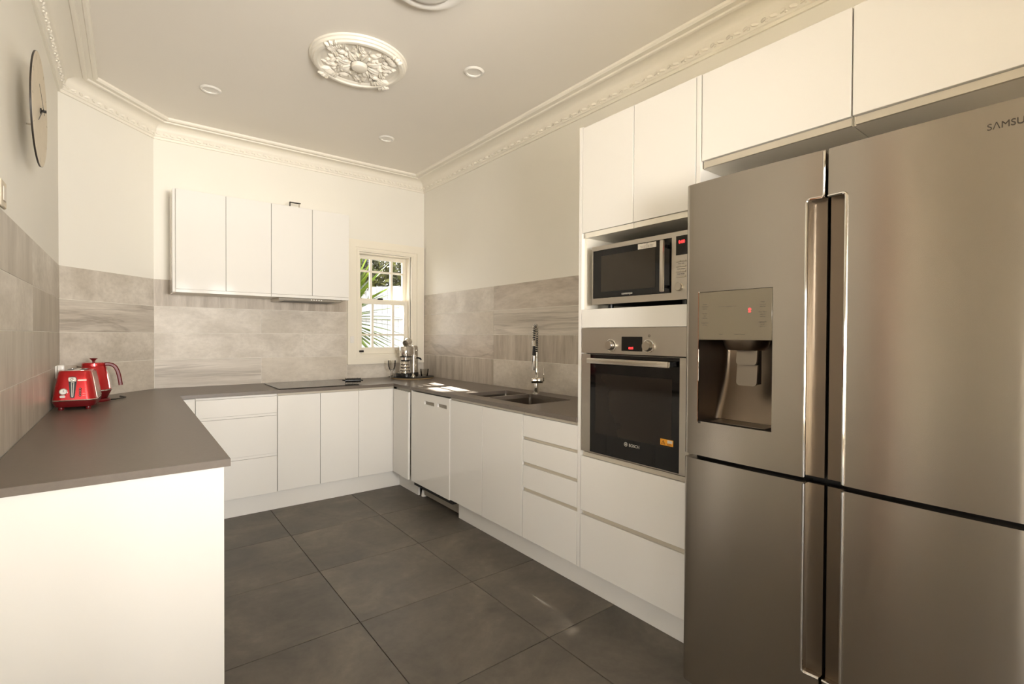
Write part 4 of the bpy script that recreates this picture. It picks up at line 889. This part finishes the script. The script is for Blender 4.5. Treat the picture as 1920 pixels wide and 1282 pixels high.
# ------------------------------------------------------------------ coffee corner
TX, TY = 2.135, 4.285
t = thing('round_tray', 'round black tray with pale wooden rim in the corner of the worktop', 'tray', (TX, TY, TZ))
obj('board', B().lathe([(0, TZ + 0.0005), (0.196, TZ + 0.0005), (0.2, TZ + 0.004), (0.2, TZ + 0.009)], (TX, TY), 56), 'cork', t)
obj('top', B().lathe([(0.2, TZ + 0.009), (0.204, TZ + 0.014), (0.200, TZ + 0.017), (0, TZ + 0.017)], (TX, TY), 56), 'black', t)
def coffee():
    z0 = TZ + 0.0172
    t = thing('coffee_machine', 'polished steel espresso coffee machine standing on the round tray', 'coffee machine', (2.098, 4.300, z0), rot=math.radians(-52))
    # own axes: front is -y
    obj('base', B().loft([[(x, y, z) for x, y in rrect(0, -0.02, 0.150, 0.25, 0.05, 5)] for z in (0.004, 0.030)] + [[(x, y, 0.036) for x, y in rrect(0, -0.02, 0.142, 0.242, 0.046, 5)]]), 'black', t)
    obj('drip_grid', B().lathe([(0.060, 0.036), (0.064, 0.038), (0.064, 0.043), (0.058, 0.044), (0, 0.044)], (0, -0.07), 28), 'chrome', t)
    obj('tower', B().loft([[(x, y, z) for x, y in rrect(0, 0.055, w_, l_, 0.022, 5)] for z, w_, l_ in ((0.0362, 0.120, 0.090), (0.27, 0.118, 0.088), (0.285, 0.112, 0.082), (0.292, 0.096, 0.066))]), 'steel', t)
    obj('brew_head', B().lathe([(0, 0.190), (0.054, 0.190), (0.056, 0.196), (0.056, 0.276), (0.052, 0.284), (0, 0.286)], (0, -0.06), 36), 'chrome', t)
    obj('head_bridge', B().box(-0.05, 0.05, -0.06, 0.02, 0.2, 0.28, 0.006), 'steel', t)
    obj('black_band', B().lathe([(0.0555, 0.183), (0.0575, 0.184), (0.0575, 0.194), (0.0555, 0.195)], (0, -0.06), 36), 'black', t)
    obj('group_head', B().lathe([(0, 0.153), (0.034, 0.153), (0.038, 0.158), (0.038, 0.184)], (0, -0.06), 28), 'chrome', t)
    obj('group_ring', B().lathe([(0.0382, 0.150), (0.042, 0.151), (0.042, 0.159), (0.0382, 0.160)], (0, -0.06), 28), 'black', t)
    obj('dial', B().lathe([(0.014, 0), (0.014, 0.010), (0.011, 0.012), (0, 0.012)], n=20, mat=Matrix.Translation((0.0595, 0.05, 0.245)) @ Matrix.Rotation(PI / 2, 4, 'Y')), 'chrome', t)
    obj('steam_wand', B().tube([(0.060, 0.02, 0.200), (0.075, 0.005, 0.198), (0.080, -0.005, 0.185), (0.082, -0.01, 0.14), (0.083, -0.012, 0.06)], 0.005, 8), 'chrome', t)
    obj('wand_lever', B().tube([(0.062, 0.03, 0.172), (0.085, 0.035, 0.176), (0.105, 0.040, 0.168), (0.115, 0.042, 0.155)], [0.005, 0.008, 0.009, 0.006], 8), 'black', t)
    for x in (-0.05, 0.05):
        for y in (-0.1, 0.07): obj('foot', B().cyl((x, y, 0), (x, y, 0.006), 0.012, n=10), 'black', t)
    return t
cm = coffee()
bx, by = 2.098, 4.300; ca, sa = math.cos(math.radians(-52)), math.sin(math.radians(-52))
def loc(x, y): return (bx + x * ca - y * sa, by + x * sa + y * ca)
jx, jy = loc(0, -0.07); jz = TZ + 0.0172 + 0.0445
t = thing('milk_jug', 'patterned steel jug standing under the coffee machine brew head', 'jug', (jx, jy, jz))
obj('body', B().lathe([(0, jz), (0.046, jz), (0.050, jz + 0.006)] + [(0.050 - 0.006 * k / 12 + (0.003 if k % 4 == 2 else 0), jz + 0.006 + 0.086 * k / 12) for k in range(13)] + [(0.042, jz + 0.100), (0.046, jz + 0.104), (0.043, jz + 0.104), (0.039, jz + 0.098), (0.044, jz + 0.02), (0, jz + 0.012)], (jx, jy), 32), 'chrome', t)
gx, gy = jx - 0.112, jy + 0.045; gz = TZ + 0.0174
t = thing('latte_glass', 'clear latte glass with handle left of the steel jug', 'glass', (gx, gy, gz))
obj('bowl', B().lathe([(0, gz), (0.028, gz), (0.030, gz + 0.004), (0.010, gz + 0.012), (0.009, gz + 0.05), (0.022, gz + 0.07), (0.033, gz + 0.10), (0.036, gz + 0.155), (0.034, gz + 0.155), (0.031, gz + 0.10), (0.02, gz + 0.073), (0, gz + 0.066)], (gx, gy), 24), 'cupglass', t)
cz = TZ + 0.0172 + 0.2925
cux, cuy = loc(-0.005, 0.02)
t = thing('steel_cup', 'small shiny steel cup lying tilted on top of the coffee machine', 'cup', (cux, cuy, cz))
m_ = Matrix.Translation((cux - 0.025, cuy - 0.008, cz + 0.030)) @ Matrix.Rotation(math.radians(38), 4, 'Z') @ Matrix.Rotation(math.radians(72), 4, 'Y')
obj('body', B().lathe([(0, -0.032), (0.028, -0.032), (0.031, -0.026), (0.035, 0.034), (0.037, 0.036), (0.033, 0.036), (0.029, -0.024), (0, -0.028)], n=28, mat=m_), 'chrome', t)
hx, hy = 2.235, 4.235
t = thing('glass_cup', 'small clear glass cup on the tray right of the coffee machine', 'glass', (hx, hy, TZ + 0.0174))
obj('bowl', B().lathe([(0, TZ + 0.0174), (0.030, TZ + 0.0174), (0.036, TZ + 0.035), (0.040, TZ + 0.085), (0.0385, TZ + 0.085), (0.034, TZ + 0.036), (0.028, TZ + 0.023), (0, TZ + 0.022)], (hx, hy), 24), 'cupglass', t)
t = thing('steel_tamper', 'short steel tamper standing on the tray in front of the coffee machine', 'tamper', (2.085, 4.175, TZ + 0.0172))
obj('base', B().lathe([(0, TZ + 0.0174), (0.026, TZ + 0.0174), (0.026, TZ + 0.026), (0.015, TZ + 0.034), (0.013, TZ + 0.045), (0.017, TZ + 0.052), (0, TZ + 0.056)], (2.085, 4.175), 20), 'chrome', t)

# ------------------------------------------------------------------ garden outside the window
GZ = -0.15
gr = struct('ground', B().box(-25, 25, 4.7, 30, GZ - 0.2, GZ), 'soil')
struct('ground_rear', B().box(-25, 25, -25, 4.7, GZ - 0.2, GZ), 'ground')
def garden():
    fd = Vector((0.543, -0.84, 0)).normalized(); fo = Vector((3.23, 7.35, 0)); nrm = Vector((fd.y, -fd.x, 0))
    t = thing('fence', 'white weathered paling fence beyond the window', 'fence', (fo.x, fo.y, GZ))
    X = lambda s_, n_, z: fo + fd * s_ + nrm * n_ + Vector((0, 0, z))
    for z in (0.25, 1.55):
        b = B(); m_ = Matrix(((fd.x, nrm.x, 0, fo.x), (fd.y, nrm.y, 0, fo.y), (0, 0, 1, 0), (0, 0, 0, 1))); b.box(-3.2, 2.2, 0.014, 0.05, z, z + 0.08, mat=m_); obj('rail', b, 'fence', t)
    m_ = Matrix(((fd.x, nrm.x, 0, fo.x), (fd.y, nrm.y, 0, fo.y), (0, 0, 1, 0), (0, 0, 0, 1)))
    for k in range(54):
        x = -3.2 + k * 0.1; h_ = 2.06 + random.uniform(-0.012, 0.012); obj('paling', B().box(x + 0.003, x + 0.097, random.uniform(-0.006, 0.0), 0.013, GZ, h_, mat=m_), 'fence', t)
    # hedge behind the fence
    t = thing('hedge_tree', 'dense olive-green bushy tree behind the white fence', 'tree', (4.2, 8.9, GZ))
    obj('trunk', B().tube([(4.2, 8.9, GZ), (4.25, 8.95, 1.0), (4.1, 8.9, 2.2)], [0.12, 0.09, 0.05], 8), 'trunk', t)
    b = B(); rnd = random.Random(3)
    for k in range(26000):
        s_ = rnd.uniform(-3.6, 2.2); th = rnd.uniform(0, PI); rr = 0.75 * math.sqrt(rnd.random()); c_ = X(s_, -0.9 - 0.35 * math.sin(s_ * 2.1), 0)
        p = c_ + nrm * (rr * math.cos(th)) + Vector((0, 0, 1.75 + rnd.random() * (1.15 + 0.22 * math.sin(s_ * 3.7))))
        a = rnd.uniform(0.035, 0.075); u = Vector((rnd.gauss(0, 1), rnd.gauss(0, 1), rnd.gauss(0, 1))).normalized(); v = u.orthogonal().normalized()
        q = [b.bm.verts.new(p + u * a), b.bm.verts.new(p + v * a * 0.45), b.bm.verts.new(p - u * a), b.bm.verts.new(p - v * a * 0.45)]; b.bm.faces.new(q)
    o = obj('foliage', b, 'hedge', t); o['kind'] = 'stuff'
    # unseen tree shape further left, added to block sun from most panes
    t = thing('sun_blocker', 'added leafy tree shape, unseen left of the window view, blocking sun from the panes', 'tree', (1.25, 9.3, GZ))
    obj('trunk', B().tube([(1.25, 9.3, GZ), (1.3, 9.3, 1.8), (1.45, 9.25, 4.4)], [0.16, 0.13, 0.06], 8), 'trunk', t)
    b = B()
    for k in range(9000):
        d = Vector((rnd.gauss(0, 1), rnd.gauss(0, 1), rnd.gauss(0, 1))).normalized() * rnd.random() ** 0.4; cl = ((1.36, 9.2, 4.55, 1.08, 0.9, 1.55), (2.35, 9.2, 5.72, 1.1, 0.8, 0.80), (2.45, 9.2, 3.84, 0.55, 0.5, 0.46), (2.24, 9.2, 4.5, 0.25, 0.4, 0.42))[(0, 0, 1, 1, 2, 3)[k % 6]]
        p = Vector((cl[0] + d.x * cl[3], cl[1] + d.y * cl[4], cl[2] + d.z * cl[5]))
        a = rnd.uniform(0.07, 0.13); u = Vector((rnd.gauss(0, 1), rnd.gauss(0, 1), rnd.gauss(0, 1))).normalized(); v = u.orthogonal().normalized()
        q = [b.bm.verts.new(p + u * a), b.bm.verts.new(p + v * a * 0.5), b.bm.verts.new(p - u * a), b.bm.verts.new(p - v * a * 0.5)]; b.bm.faces.new(q)
    o = obj('foliage', b, 'hedge', t); o['kind'] = 'stuff'
    # yucca close to the window on the left
    yx, yy = 1.93, 5.62
    t = thing('yucca_plant', 'green yucca with long sword leaves just outside the window', 'plant', (yx, yy, GZ))
    obj('trunk', B().tube([(yx, yy, GZ), (yx + 0.02, yy, 0.7), (yx, yy, 1.62)], [0.09, 0.075, 0.06], 10), 'trunk', t)
    def leaf(az, el, L, w_, zc):
        b = B(); d = Vector((math.cos(az) * math.cos(el), math.sin(az) * math.cos(el), math.sin(el))); s_ = Vector((-math.sin(az), math.cos(az), 0)); up = s_.cross(d)
        rows = []
        for i in range(7):
            u = i / 6; c_ = Vector((yx, yy, zc)) + d * (L * u) + Vector((0, 0, -0.10 * L * u * u)); ww = w_ * (0.55 + 1.1 * u if u < 0.35 else 0.935 * (1 - ((u - 0.35) / 0.65) ** 1.8) + 0.02)
            rows.append([b.bm.verts.new(p) for p in (c_ - s_ * ww + up * ww * 0.35, c_, c_ + s_ * ww + up * ww * 0.35)])
        for A, D in zip(rows, rows[1:]):
            for k in range(2): b.bm.faces.new((A[k], A[k + 1], D[k + 1], D[k]))
        obj('leaf', b, 'yucca', t)
    rnd = random.Random(11)
    for k in range(84):
        az = k * 2.39996 + rnd.uniform(-0.2, 0.2); q = k / 83; el = math.radians(80 - 112 * q + rnd.uniform(-8, 8))
        leaf(az, el, rnd.uniform(0.65, 0.9), rnd.uniform(0.036, 0.048) if el > 0.3 else rnd.uniform(0.026, 0.034), 1.66 - 0.26 * q)
garden()
